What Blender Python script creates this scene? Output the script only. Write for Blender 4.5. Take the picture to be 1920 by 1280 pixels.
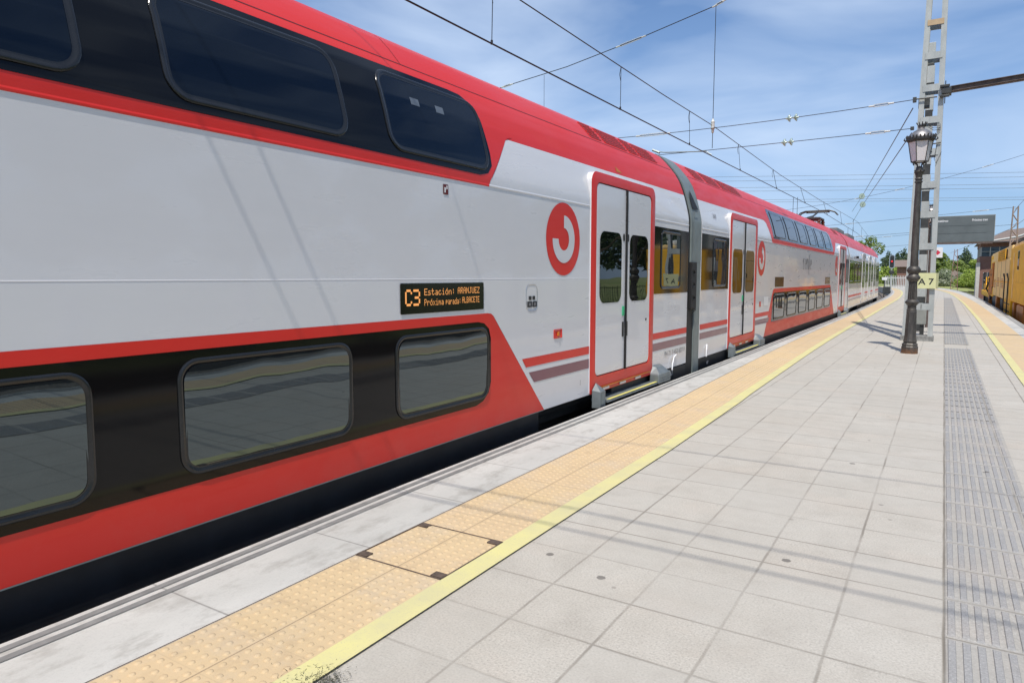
import bpy, bmesh, math, random
from mathutils import Vector, Matrix
random.seed(7)
C = bpy.context.scene.collection
R = math.radians
for o in list(bpy.data.objects): bpy.data.objects.remove(o)

# ------------------------------------------------------------------ camera
EYE = 1.6
cam = bpy.data.cameras.new('camera'); cam.lens = 36*1290/1920; cam.sensor_width = 36; cam.sensor_fit = 'HORIZONTAL'
cam.clip_start = .05; cam.clip_end = 3000
camo = bpy.data.objects.new('camera', cam); C.objects.link(camo)
camo.location = (0, 0, EYE)
camo.rotation_euler = (R(90-5.3586), 0, R(32.012))
bpy.context.scene.camera = camo

# ------------------------------------------------------------------ sun, sky, exposure
SUN_EL, SUN_AZ = 61.0, 17.0          # azimuth: degrees from -Y towards +X
sdir = Vector((math.sin(R(SUN_AZ))*math.cos(R(SUN_EL)), -math.cos(R(SUN_AZ))*math.cos(R(SUN_EL)), math.sin(R(SUN_EL))))
sun = bpy.data.lights.new('sun', 'SUN'); sun.energy = 4.3; sun.angle = R(.53); sun.color = (1, .94, .85)
suno = bpy.data.objects.new('sun', sun); C.objects.link(suno)
suno.rotation_euler = sdir.to_track_quat('Z', 'Y').to_euler(); suno.location = (0, -5, 30)
W = bpy.data.worlds.new('World'); bpy.context.scene.world = W; W.use_nodes = True
nt = W.node_tree; nt.nodes.clear()
sky = nt.nodes.new('ShaderNodeTexSky'); sky.sky_type = 'NISHITA'; sky.sun_disc = False
sky.sun_elevation = R(SUN_EL); sky.sun_rotation = math.atan2(sdir.x, sdir.y)
sky.air_density = 1.0; sky.dust_density = .25; sky.ozone_density = 1.6; sky.altitude = 600
tc = nt.nodes.new('ShaderNodeTexCoord')
mp = nt.nodes.new('ShaderNodeMapping'); mp.inputs['Scale'].default_value = (1.0, 1.9, 4.2); mp.inputs['Rotation'].default_value = (.25, .12, .6)
nz = nt.nodes.new('ShaderNodeTexNoise'); nz.inputs['Scale'].default_value = 2.1; nz.inputs['Detail'].default_value = 5; nz.inputs['Roughness'].default_value = .48; nz.inputs['Distortion'].default_value = .5
rp = nt.nodes.new('ShaderNodeValToRGB'); rp.color_ramp.elements[0].position = .36; rp.color_ramp.elements[0].color = (0,0,0,1); rp.color_ramp.elements[1].position = .80; rp.color_ramp.elements[1].color = (.9,.9,.9,1)
mx = nt.nodes.new('ShaderNodeMix'); mx.data_type = 'RGBA'; mx.inputs['B'].default_value = (6.6, 7.9, 9.9, 1)
bg = nt.nodes.new('ShaderNodeBackground'); bg.inputs['Strength'].default_value = .10
ow = nt.nodes.new('ShaderNodeOutputWorld')
L = nt.links.new
L(tc.outputs['Generated'], mp.inputs['Vector']); L(mp.outputs[0], nz.inputs['Vector']); L(nz.outputs['Fac'], rp.inputs['Fac'])
L(rp.outputs['Color'], mx.inputs['Factor']); 
hz = nt.nodes.new('ShaderNodeSeparateXYZ'); L(tc.outputs['Generated'], hz.inputs[0])
hr_ = nt.nodes.new('ShaderNodeMapRange'); hr_.inputs['From Min'].default_value = -.02; hr_.inputs['From Max'].default_value = .42; hr_.inputs['To Min'].default_value = .85; hr_.inputs['To Max'].default_value = 0
L(hz.outputs['Z'], hr_.inputs['Value'])
tn = nt.nodes.new('ShaderNodeMix'); tn.data_type = 'RGBA'; tn.blend_type = 'MULTIPLY'; tn.inputs['Factor'].default_value = 1; tn.inputs['B'].default_value = (.93, 1.10, 1.30, 1)
hm = nt.nodes.new('ShaderNodeMix'); hm.data_type = 'RGBA'; hm.inputs['B'].default_value = (3.0, 4.5, 7.0, 1)
L(sky.outputs[0], tn.inputs['A']); L(tn.outputs['Result'], hm.inputs['A']); L(hr_.outputs[0], hm.inputs['Factor']); L(hm.outputs['Result'], mx.inputs['A']); L(mx.outputs['Result'], bg.inputs['Color']); L(bg.outputs[0], ow.inputs[0])
S = bpy.context.scene
S.view_settings.view_transform = 'Standard'; S.view_settings.look = 'None'; S.view_settings.gamma = 1; S.view_settings.exposure = 0.12
S.view_settings.use_curve_mapping = False

# ------------------------------------------------------------------ node helpers and materials
class NT:
    def __init__(s, name):
        s.m = bpy.data.materials.new(name); s.m.use_nodes = True
        s.t = s.m.node_tree; s.b = s.t.nodes['Principled BSDF']
        s.tc = s.t.nodes.new('ShaderNodeTexCoord').outputs['Object']
    def n(s, typ, **kw):
        nd = s.t.nodes.new(typ)
        for k, v in kw.items():
            if k.startswith('_'): setattr(nd, k[1:], v)
        for k, v in kw.items():
            if k.startswith('_'): continue
            i = nd.inputs[int(k[1:])] if k[0] == 'i' and k[1:].isdigit() else nd.inputs[k.replace('_', ' ')]
            if isinstance(v, bpy.types.NodeSocket): s.t.links.new(v, i)
            else: i.default_value = v
        return nd
    def math(s, op, a, b=0., c=0.):
        return s.n('ShaderNodeMath', _operation=op, i0=a, i1=b, i2=c).outputs[0]
    def noise(s, scale, detail=4, rough=.55, vec=None, sc=None):
        v = vec or s.tc
        if sc: v = s.n('ShaderNodeMapping', Vector=v, Scale=sc).outputs[0]
        return s.n('ShaderNodeTexNoise', Vector=v, Scale=scale, Detail=detail, Roughness=rough).outputs['Fac']
    def ramp(s, f, a, b, lo=0., hi=1.):
        return s.n('ShaderNodeMapRange', Value=f, From_Min=a, From_Max=b, To_Min=lo, To_Max=hi).outputs[0]
    def mix(s, f, a, b, bt='MIX'):
        nd = s.t.nodes.new('ShaderNodeMix'); nd.data_type = 'RGBA'; nd.blend_type = bt
        for k, v in (('Factor', f), ('A', a), ('B', b)):
            i = [q for q in nd.inputs if q.name == k and (q.type == 'RGBA' or (k == 'Factor' and q.type == 'VALUE'))][0]
            if isinstance(v, bpy.types.NodeSocket): s.t.links.new(v, i)
            elif k == 'Factor': i.default_value = v
            else: i.default_value = (*v, 1)
        return [q for q in nd.outputs if q.type == 'RGBA'][0]
    def setb(s, **kw):
        for k, v in kw.items():
            i = s.b.inputs[k.replace('_', ' ')]
            if isinstance(v, bpy.types.NodeSocket): s.t.links.new(v, i)
            elif isinstance(v, tuple): i.default_value = (*v, 1)
            else: i.default_value = v
    def bump(s, h, strength=.2, dist=.01):
        s.t.links.new(s.n('ShaderNodeBump', Height=h, Strength=strength, Distance=dist).outputs[0], s.b.inputs['Normal'])

def simple(name, col, rough=.5, metal=0., var=.12, vs=6., coat=0., ior=1.5, bump=0., bs=40.):
    t = NT(name)
    f = t.noise(vs, 5)
    c = t.mix(t.ramp(f, .3, .7), tuple(x*(1-var) for x in col), tuple(min(1, x*(1+var)) for x in col))
    t.setb(Base_Color=c, Roughness=rough, Metallic=metal, IOR=ior)
    if coat: t.setb(Coat_Weight=coat, Coat_Roughness=.03)
    if bump: t.bump(t.noise(bs, 4), bump, .01)
    return t.m

def paint(name, col, rough=.3, coat=.6, wave=.012):
    t = NT(name)
    streak = t.noise(1.0, 5, .6, sc=(1, 1.2, 7)); dirt = t.noise(3.2, 6, .65)
    lowz = t.ramp(t.n('ShaderNodeSeparateXYZ', Vector=t.tc).outputs['Z'], .3, 1.5, .45, .0)
    d = t.math('MULTIPLY', t.ramp(dirt, .48, .85), t.math('ADD', t.math('MULTIPLY', lowz, .4), .008))
    c0 = t.mix(t.ramp(streak, .35, .7, 0, .35), col, tuple(x*.93 for x in col))
    c = t.mix(d, c0, (.33, .28, .22))
    t.setb(Base_Color=c, Roughness=t.ramp(streak, .3, .7, rough*.85, rough*1.2), Coat_Weight=coat, Coat_Roughness=.04)
    t.bump(t.noise(1.1, 2, .4, sc=(1, 1, .7)), wave, .5)
    return t.m

M = {}
M['white'] = paint('coach_white_paint', (.64, .64, .66), .30, .5)
M['red'] = paint('coach_red_paint', (.63, .018, .010), .42, .12)
M['deep'] = paint('coach_plum_stripe', (.16, .035, .065), .35, .6)
t = NT('coach_black_band'); t.setb(Base_Color=(.003, .0032, .004), Roughness=.07, IOR=1.36); t.bump(t.noise(1.1, 2, .4), .006, .5); M['blackpaint'] = t.m
M['skirt'] = simple('dark_underframe_paint', (.012, .013, .016), .55, var=.3)
M['under'] = simple('underframe_grime', (.02, .018, .016), .8, var=.4)
M['gang'] = simple('grey_green_gangway_paint', (.16, .19, .19), .45, var=.1)
M['gangblack'] = simple('black_bellows_rubber', (.008, .008, .009), .6)
M['rubber'] = simple('black_window_rubber', (.013, .014, .016), .22, var=.2)
M['seal'] = simple('black_door_seal', (.006, .006, .007), .5)
M['alu'] = simple('brushed_aluminium', (.55, .57, .6), .3, .9, var=.1)
M['silver'] = simple('grey_hardware_metal', (.19, .215, .22), .45, .35, var=.15)
M['yellowpaint'] = simple('worn_yellow_marking', (.62, .58, .17), .6, var=.12, vs=9)
M['green'] = simple('green_button', (.03, .32, .15), .4)
M['ink'] = simple('dark_lettering', (.02, .022, .025), .6, var=0)
M['greyink'] = simple('grey_lettering', (.16, .16, .17), .5, var=0)
M['skirt2'] = simple('board_row_groove', (.085, .10, .105), .5)
M['label'] = simple('painted_ceiling_reflection', (.10, .12, .15), .3)  # pale tone painting lights reflected in the glass, no real label
M['mastrust0'] = simple('brown_insulator', (.12, .06, .04), .3)
M['tan'] = simple('tan_unlit_display', (.22, .15, .09), .2, coat=.5)
def glass(name, col, ior, wave=.02, rough=.015):
    t = NT(name)
    t.setb(Base_Color=col, Roughness=rough, IOR=ior, Specular_Tint=(.78, .93, 1.))
    t.bump(t.noise(1.3, 2, .4), wave, .5)
    return t.m
M['glass'] = glass('tinted_window_glass', (.010, .014, .016), 2.05, .009)
M['glassup'] = glass('upper_deck_window_glass', (.003, .006, .014), 1.36, .004)
M['glassdoor'] = glass('dark_door_glass', (.003, .004, .004), 1.6, .006)
t = NT('display_panel_black'); t.setb(Base_Color=(.004, .004, .004), Roughness=.12, IOR=1.4); M['disp'] = t.m
t = NT('amber_led_light'); t.setb(Base_Color=(.1, .04, .01), Emission_Color=(1., .42, .12), Emission_Strength=.85); M['led'] = t.m
t = NT('red_signal_light'); t.setb(Base_Color=(.2, .0, .0), Emission_Color=(1, .03, .04), Emission_Strength=.8); M['redlight'] = t.m

# lamp post iron, steel, concrete, etc.
t = NT('old_cast_iron'); f = t.noise(9, 6, .7, sc=(1, 1, .25)); f2 = t.noise(30, 4)
z = t.n('ShaderNodeSeparateXYZ', Vector=t.tc).outputs['Z']
c = t.mix(t.ramp(f, .42, .68), (.05, .046, .042), (.11, .098, .085)); c = t.mix(t.ramp(f2, .62, .75), c, (.20, .18, .16))
rb = t.math('MULTIPLY', t.ramp(z, .02, .13, 1, 0), t.ramp(f2, .35, .5)); c = t.mix(rb, c, (.20, .095, .045))
t.setb(Base_Color=c, Roughness=.5, Metallic=.35); t.bump(f2, .3, .004); M['iron'] = t.m
M['irondark'] = simple('dark_lantern_iron', (.05, .048, .047), .45, .4, var=.3)
M['dome'] = simple('weathered_zinc_dome', (.3, .29, .29), .42, .7, var=.25, vs=12)
t = NT('frosted_lantern_glass'); t.setb(Base_Color=(.62, .58, .58), Roughness=.35, Subsurface_Weight=.0); M['frost'] = t.m
t = NT('galvanised_mast_steel'); f = t.noise(5, 6, .65, sc=(1, 1, .4)); f2 = t.noise(45, 3)
c = t.mix(t.ramp(f, .35, .7), (.36, .38, .37), (.48, .50, .48)); c = t.mix(t.ramp(f2, .6, .72, 0, .5), c, (.25, .27, .27))
t.setb(Base_Color=c, Roughness=.5, Metallic=.25); t.bump(f2, .08, .002); M['mast'] = t.m
M['mastdark'] = simple('dark_steel_bracket', (.06, .062, .06), .5, .4, var=.3)
M['beige'] = simple('beige_batten_plate', (.45, .33, .2), .6)
M['rust'] = simple('rusty_brown_steel', (.115, .085, .075), .65, .2, var=.35, vs=8, bump=.1)
M['pinkrust'] = simple('faded_red_lattice_steel', (.28, .15, .12), .7, var=.3)
M['wire'] = simple('dark_catenary_wire', (.035, .035, .04), .5, .5, var=.1)
M['wirefar'] = simple('grey_feeder_wire', (.16, .19, .24), .6, .0, var=.1)
M['insul'] = simple('green_glass_insulator', (.33, .42, .36), .15, coat=.5)
M['insulw'] = simple('white_porcelain_fitting', (.55, .55, .52), .35)
M['signface'] = simple('pale_yellow_sign_plate', (.60, .60, .33), .5, var=.08)
M['boardgrey'] = simple('grey_display_housing', (.115, .135, .14), .4, var=.12, vs=3)
M['boardedge'] = simple('display_housing_edge', (.3, .32, .31), .45)
t = NT('white_lettering'); t.setb(Base_Color=(.75, .76, .78), Roughness=.5); M['wtext'] = t.m
M['signwhite'] = simple('white_sign_panel', (.72, .72, .72), .4, var=.03)
M['signred'] = simple('red_sign_mark', (.55, .03, .06), .4)
M['binbox'] = simple('grey_green_cabinet', (.25, .26, .24), .5, var=.1)
M['conc'] = simple('rough_footing_concrete', (.22, .22, .21), .9, var=.35, vs=14, bump=.3)
M['machine'] = simple('machine_yellow_paint', (.92, .46, .01), .7, var=.15, vs=2.5)
M['machine2'] = simple('machine_tan_panel', (.92, .60, .22), .7, var=.12, vs=2.5)
M['machdark'] = simple('machine_dark_parts', (.03, .028, .025), .6, var=.4)
M['machorange'] = simple('machine_orange_frame', (.5, .17, .02), .5, var=.2)
M['roofwhite'] = simple('machine_white_roof', (.6, .6, .58), .5)

def brick(name, a, b, sc):
    t = NT(name)
    v = t.n('ShaderNodeMapping', Vector=t.tc, Rotation=(R(90), 0, 0)).outputs[0]
    bk = t.n('ShaderNodeTexBrick', Vector=v, Scale=sc, Mortar_Size=.02, Color1=(*a, 1), Color2=(*b, 1), Mortar=(.3, .27, .24, 1)).outputs['Color']
    c = t.mix(t.ramp(t.noise(1.5, 5), .3, .7, 0, .35), bk, tuple(x*.6 for x in a))
    t.setb(Base_Color=c, Roughness=.85); return t.m
M['brick'] = brick('red_brick', (.22, .085, .06), (.17, .07, .05), 4)
M['timber'] = simple('pale_window_timber', (.45, .45, .43), .6)
M['cabglass'] = glass('signal_cabin_glass', (.02, .025, .03), 1.6, .01)
t = NT('brown_roof_tiles'); w = t.n('ShaderNodeTexWave', Vector=t.tc, Scale=3.2, Distortion=.3, _bands_direction='X').outputs['Fac']
c = t.mix(w, (.13, .10, .085), (.26, .20, .17)); t.setb(Base_Color=c, Roughness=.85); t.bump(w, .4, .04); M['tiles'] = t.m
M['eave'] = simple('dark_eave_timber', (.05, .04, .035), .7)
M['fencewhite'] = simple('white_fence_paint', (.55, .56, .56), .5)

def leafmat(name, a, b):
    t = NT(name)
    oi = t.n('ShaderNodeNewGeometry').outputs['Random Per Island']
    f = t.math('ADD', t.math('MULTIPLY', oi, .6), t.math('MULTIPLY', t.noise(.8, 3), .5))
    c = t.mix(t.ramp(f, .2, .85), a, b)
    t.setb(Base_Color=c, Roughness=.6)
    tr = t.n('ShaderNodeBsdfTranslucent', Color=c)
    ms = t.n('ShaderNodeMixShader', i0=.35, i1=t.b.outputs[0], i2=tr.outputs[0])
    t.t.links.new(ms.outputs[0], t.t.nodes['Material Output'].inputs[0])
    return t.m
M['leafdark'] = leafmat('dark_poplar_leaves', (.035, .065, .03), (.10, .15, .06))
M['leafmid'] = leafmat('mid_green_leaves', (.09, .14, .025), (.26, .34, .07))
M['leaflight'] = leafmat('light_green_leaves', (.17, .25, .035), (.42, .52, .10))
M['leafpale'] = leafmat('pale_blossoming_leaves', (.18, .24, .10), (.52, .54, .42))
M['bark'] = simple('tree_bark', (.10, .075, .055), .9, var=.3)
M['stone'] = simple('pale_pier_stone', (.5, .48, .44), .8)

# ground materials
t = NT('field_ground'); f = t.noise(.11, 6, .6); g = t.noise(4, 5, .7)
c = t.mix(t.ramp(f, .35, .65), (.17, .24, .06), (.33, .34, .15)); c = t.mix(t.ramp(g, .35, .7, 0, .6), c, (.16, .19, .06))
t.setb(Base_Color=c, Roughness=.95); t.bump(g, .5, .1); M['field'] = t.m
t = NT('track_ballast'); v = t.n('ShaderNodeTexVoronoi', Vector=t.tc, Scale=14.); c = t.mix(v.outputs['Distance'], (.20, .17, .14), (.07, .06, .05))
t.setb(Base_Color=c, Roughness=.95); t.bump(v.outputs['Distance'], .8, .05); M['ballast'] = t.m
M['rail'] = simple('rusty_rail_steel', (.16, .11, .08), .5, .5)

def terrazzo(name, a, b, tiles=True, pitch=.435, ox=.08, oy=3.06, jw=.0045):
    t = NT(name)
    xyz = t.n('ShaderNodeSeparateXYZ', Vector=t.tc)
    big = t.noise(.55, 5, .6); mid = t.noise(3.1, 6, .6); fine = t.noise(95, 4, .7); fine2 = t.noise(420, 2)
    c = t.mix(t.ramp(big, .3, .7), a, b)
    c = t.mix(t.ramp(t.noise(1.1, 5, .6, sc=(1, 1.6, 1)), .5, .7, 0, .35), c, (.47, .40, .33)); c = t.mix(t.ramp(mid, .5, .75, 0, .5), c, tuple(x*.78 for x in a))
    c = t.mix(t.ramp(fine, .32, .5, .5, 0), c, (.16, .15, .14))
    c = t.mix(t.ramp(fine, .56, .72, 0, .4), c, (.74, .72, .68))
    # gum spots and small dark stains
    vo = t.n('ShaderNodeTexVoronoi', Vector=t.n('ShaderNodeMapping', Vector=t.tc, Scale=(1, 1, 0)).outputs[0], Scale=2.3, Randomness=1.)
    wn = t.n('ShaderNodeSeparateColor', Color=vo.outputs['Color'])
    dd = t.math('ADD', vo.outputs['Distance'], t.ramp(t.noise(60, 3), .3, .7, -.006, .006))
    spot = t.math('MULTIPLY', t.ramp(dd, .050, .062, 1, 0), t.math('GREATER_THAN', wn.outputs[0], .3))
    c = t.mix(t.math('MULTIPLY', spot, .85), c, (.10, .09, .08))
    vo3 = t.n('ShaderNodeTexVoronoi', Vector=t.n('ShaderNodeMapping', Vector=t.tc, Scale=(1, 1, 0), Location=(3.3, 1.7, 0)).outputs[0], Scale=2.6)
    w3 = t.n('ShaderNodeSeparateColor', Color=vo3.outputs['Color'])
    sp3 = t.math('MULTIPLY', t.ramp(vo3.outputs['Distance'], .034, .05, 1, 0), t.math('GREATER_THAN', w3.outputs[1], .6))
    c = t.mix(t.math('MULTIPLY', sp3, .5), c, (.14, .12, .10))
    vo2 = t.n('ShaderNodeTexVoronoi', Vector=t.tc, Scale=.6); w2 = t.n('ShaderNodeSeparateColor', Color=vo2.outputs['Color'])
    rust = t.math('MULTIPLY', t.math('MULTIPLY', t.ramp(vo2.outputs['Distance'], .12, .02, 0, 1), t.ramp(t.noise(22, 5, .7), .5, .62)), t.math('GREATER_THAN', w2.outputs[1], .5))
    c = t.mix(t.math('MULTIPLY', rust, .3), c, (.36, .2, .1))
    hgt = fine
    if tiles:
        wob = t.ramp(t.noise(2.2, 3), .3, .7, -.003, .003)
        def joint(co, off, other, ooff):
            q = t.math('DIVIDE', t.math('SUBTRACT', t.math('ADD', co, wob), off), pitch)
            fr = t.math('ABSOLUTE', t.math('SUBTRACT', t.math('FRACT', t.math('ADD', q, .5)), .5))
            idx = t.math('ROUND', q)
            rnd = t.n('ShaderNodeTexWhiteNoise', _noise_dimensions='1D', W=idx).outputs['Value']
            nb = t.ramp(t.noise(1.4, 4), .35, .65)
            st = t.ramp(t.math('ADD', rnd, nb), .35, 1.3, .3, 1.1)
            return t.math('MULTIPLY', t.ramp(fr, jw/pitch*.8, jw/pitch*2.2, 1, 0), st)
        jx = joint(xyz.outputs['X'], ox, xyz.outputs['Y'], oy)
        jy = joint(xyz.outputs['Y'], oy, xyz.outputs['X'], ox)
        j = t.math('MAXIMUM', jx, t.math('MULTIPLY', jy, .8))
        # tiles vary a little from one to the next
        cid = t.n('ShaderNodeCombineXYZ', X=t.math('FLOOR', t.math('DIVIDE', t.math('SUBTRACT', xyz.outputs['X'], ox), pitch)), Y=t.math('FLOOR', t.math('DIVIDE', t.math('SUBTRACT', xyz.outputs['Y'], oy), pitch)))
        tv = t.n('ShaderNodeTexWhiteNoise', _noise_dimensions='3D', Vector=cid.outputs[0]).outputs['Value']
        c = t.mix(t.ramp(tv, 0, 1, 0, .55), c, tuple(x*.84 for x in b))
        # soiled halo beside the joints
        halo = t.math('MULTIPLY', t.ramp(t.noise(6, 5, .7), .45, .7), .25)
        c = t.mix(halo, c, tuple(x*.72 for x in a))
        c = t.mix(t.math('MULTIPLY', j, .72), c, (.15, .13, .105))
        hgt = t.math('SUBTRACT', t.math('MULTIPLY', fine, .25), j)
    t.setb(Base_Color=c, Roughness=.82)
    t.bump(hgt, .25, .004)
    return t.m
M['platform'] = terrazzo('pale_terrazzo_paving', (.42, .385, .33), (.485, .46, .41))
M['guide'] = terrazzo('grey_guidance_paving', (.34, .325, .295), (.40, .38, .345), True, .435, .08, .03)
M['guiderib'] = terrazzo('slate_guidance_ribs', (.27, .267, .262), (.31, .305, .30), False)

def kerbmat():
    t = NT('kerb_concrete'); xyz = t.n('ShaderNodeSeparateXYZ', Vector=t.tc)
    f = t.noise(.8, 6, .6, sc=(1.6, .6, 1)); g = t.noise(5, 6, .7, sc=(1, .5, 1)); h = t.noise(120, 3)
    c = t.mix(t.ramp(f, .35, .65), (.42, .415, .39), (.52, .51, .48))
    c = t.mix(t.ramp(g, .5, .68, 0, .6), c, (.24, .225, .20))
    c = t.mix(t.ramp(t.noise(1.7, 6, .7, sc=(1.4, 1, 1)), .56, .7, 0, .5), c, (.30, .28, .25))
    c = t.mix(t.ramp(h, .3, .5, .15, 0), c, (.2, .2, .2))
    q = t.math('DIVIDE', t.math('SUBTRACT', xyz.outputs['Y'], 1.94), .96)
    fr = t.math('ABSOLUTE', t.math('SUBTRACT', t.math('FRACT', t.math('ADD', q, .5)), .5))
    j = t.ramp(fr, .003, .008, 1, 0)
    c = t.mix(t.math('MULTIPLY', j, .6), c, (.14, .13, .12))
    t.setb(Base_Color=c, Roughness=.8); t.bump(t.math('SUBTRACT', t.math('MULTIPLY', h, .3), j), .25, .005)
    return t.m
M['kerb'] = kerbmat()
def tactmat(name, col):
    t = NT(name); xyz = t.n('ShaderNodeSeparateXYZ', Vector=t.tc)
    f = t.noise(.9, 6, .6); g = t.noise(8, 6, .7); h = t.noise(150, 3)
    c = t.mix(t.ramp(f, .3, .7), col, tuple(x*.9 for x in col))
    c = t.mix(t.ramp(g, .5, .72, 0, .5), c, (.36, .27, .17))
    c = t.mix(t.ramp(t.noise(2.4, 6, .7), .5, .68, 0, .45), c, (.46, .40, .32))
    c = t.mix(t.ramp(h, .3, .45, .25, 0), c, (.3, .2, .12))
    q = t.math('DIVIDE', t.math('SUBTRACT', xyz.outputs['Y'], 2.77), .3)
    cid = t.n('ShaderNodeTexWhiteNoise', _noise_dimensions='1D', W=t.math('FLOOR', q)).outputs['Value']
    c = t.mix(t.ramp(cid, 0, 1, 0, .22), c, (.55, .40, .27))
    fr = t.math('ABSOLUTE', t.math('SUBTRACT', t.math('FRACT', t.math('ADD', q, .5)), .5))
    rn = t.n('ShaderNodeTexWhiteNoise', _noise_dimensions='1D', W=t.math('ROUND', q)).outputs['Value']
    j = t.math('MULTIPLY', t.ramp(fr, .006, .016, 1, 0), t.ramp(rn, .3, 1, .25, .8))
    c = t.mix(t.math('MULTIPLY', j, .6), c, (.25, .18, .12))
    t.setb(Base_Color=c, Roughness=.8); t.bump(h, .15, .003)
    return t.m
M['tact'] = tactmat('buff_tactile_paving', (.58, .44, .26))
t = NT('yellow_line_paint'); f = t.noise(2.5, 6, .65); h = t.noise(90, 4, .7)
c = t.mix(t.ramp(f, .35, .7), (.62, .57, .25), (.52, .48, .27)); c = t.mix(t.ramp(h, .56, .68, 0, .6), c, (.4, .37, .28)); t.setb(Base_Color=c, Roughness=.7); M['yline'] = t.m
M['groove'] = simple('grey_kerb_groove', (.19, .19, .185), .8, var=.2, vs=12)
M['tjoint'] = simple('tan_mortar', (.34, .25, .17), .9)
M['soot'] = simple('dark_corner_bracket', (.09, .065, .05), .8, var=.4, vs=30)
M['weed'] = simple('dry_dark_weed', (.05, .05, .03), .9, var=.5, vs=20)

# ------------------------------------------------------------------ mesh helpers
class MB:
    def __init__(s): s.v = []; s.f = []
    def add(s, vs, fs):
        n = len(s.v); s.v += [tuple(v) for v in vs]; s.f += [[i+n for i in f] for f in fs]; return s
    def box(s, x0, x1, y0, y1, z0, z1):
        vs = [(x, y, z) for z in (z0, z1) for y in (y0, y1) for x in (x0, x1)]
        return s.add(vs, [(0,2,3,1),(4,5,7,6),(0,1,5,4),(2,6,7,3),(0,4,6,2),(1,3,7,5)])
    def cbox(s, x0, x1, y0, y1, z0, z1, b=.01):
        # box with bevelled edges
        bm = bmesh.new(); bmesh.ops.create_cube(bm, size=1)
        for v in bm.verts: v.co = Vector((x0+(v.co.x+.5)*(x1-x0), y0+(v.co.y+.5)*(y1-y0), z0+(v.co.z+.5)*(z1-z0)))
        bmesh.ops.bevel(bm, geom=bm.edges[:], offset=b, segments=2, affect='EDGES', profile=.6)
        bm.verts.index_update(); s.add([v.co for v in bm.verts], [[v.index for v in f.verts] for f in bm.faces]); bm.free(); return s
    def tube(s, pts, r, n=6, cap=True):
        pts = [Vector(p) for p in pts]; rs = r if isinstance(r, (list, tuple)) else [r]*len(pts)
        vs = []; fs = []
        for i, p in enumerate(pts):
            d = (pts[min(i+1, len(pts)-1)] - pts[max(i-1, 0)]).normalized()
            a = Vector((0,0,1)) if abs(d.z) < .9 else Vector((1,0,0))
            u = d.cross(a).normalized(); w = d.cross(u)
            for k in range(n):
                t = 2*math.pi*k/n; vs.append(p + (u*math.cos(t)+w*math.sin(t))*rs[i])
        for i in range(len(pts)-1):
            for k in range(n):
                fs.append((i*n+k, i*n+(k+1) % n, (i+1)*n+(k+1) % n, (i+1)*n+k))
        if cap: fs += [tuple(range(n))[::-1], tuple((len(pts)-1)*n+k for k in range(n))]
        return s.add(vs, fs)
    def lathe(s, prof, c=(0,0,0), n=24, flute=0., nf=0, rot=0, cap=True, axis='z'):
        vs = []; fs = []
        for (r, z) in prof:
            for k in range(n):
                t = 2*math.pi*k/n + rot
                rr = r*(1 - flute*(.5+.5*math.cos(nf*t))) if nf else r
                p = (rr*math.cos(t), rr*math.sin(t), z)
                if axis == 'x': p = (z, p[0], p[1])
                if axis == 'y': p = (p[0], z, p[1])
                vs.append((c[0]+p[0], c[1]+p[1], c[2]+p[2]))
        for i in range(len(prof)-1):
            for k in range(n): fs.append((i*n+k, i*n+(k+1) % n, (i+1)*n+(k+1) % n, (i+1)*n+k))
        if cap: fs += [tuple(range(n))[::-1], tuple((len(prof)-1)*n+k for k in range(n))]
        return s.add(vs, fs)
    def build(s, name, mat, parent=None, smooth=False, loc=None):
        me = bpy.data.meshes.new(name); me.from_pydata(s.v, [], s.f); me.materials.append(mat)
        bm = bmesh.new(); bm.from_mesh(me); bmesh.ops.recalc_face_normals(bm, faces=bm.faces[:]); bm.to_mesh(me); bm.free()
        if smooth:
            me.shade_smooth(); me.set_sharp_from_angle(angle=R(smooth if smooth > 1 else 40))
        o = bpy.data.objects.new(name, me); C.objects.link(o)
        if parent: o.parent = parent
        if loc: o.location = loc
        return o
def tag(o, label=None, cat=None, group=None, kind=None):
    if label: o['label'] = label
    if cat: o['category'] = cat
    if group: o['group'] = group
    if kind: o['kind'] = kind
    return o
def thing(name, label, cat, loc=(0,0,0), rz=0, group=None):
    o = bpy.data.objects.new(name, None); C.objects.link(o); o.location = loc; o.rotation_euler = (0,0,rz); o.empty_display_size = .2
    return tag(o, label, cat, group)
def dup(root, loc, rz=0, label=None, group=None, sc=None):
    r = root.copy(); C.objects.link(r); r.location = loc; r.rotation_euler = (0,0,rz)
    if sc: r.scale = sc
    if label: r['label'] = label
    if group: r['group'] = group
    def rec(a, b):
        for ch in a.children:
            c = ch.copy(); C.objects.link(c); c.parent = b; rec(ch, c)
    rec(root, r); return r
def struct(o): o['kind'] = 'structure'; return o

def text_mesh(s, h, name='txt', sx=1., bold=0.):
    """triangulated lettering: verts (u,v) starting at 0,0, capital height h"""
    cu = bpy.data.curves.new(name, 'FONT'); cu.body = s; cu.size = h/.73; cu.offset = bold; cu.resolution_u = 3
    o = bpy.data.objects.new(name, cu); C.objects.link(o)
    bpy.context.view_layer.update()
    me = bpy.data.meshes.new_from_object(o.evaluated_get(bpy.context.evaluated_depsgraph_get()))
    vs = [(v.co.x*sx, v.co.y) for v in me.vertices]; fs = [list(p.vertices) for p in me.polygons]
    bpy.data.objects.remove(o); bpy.data.curves.remove(cu); bpy.data.meshes.remove(me)
    return vs, fs
def width(vs): return max(v[0] for v in vs) - min(v[0] for v in vs)

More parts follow.
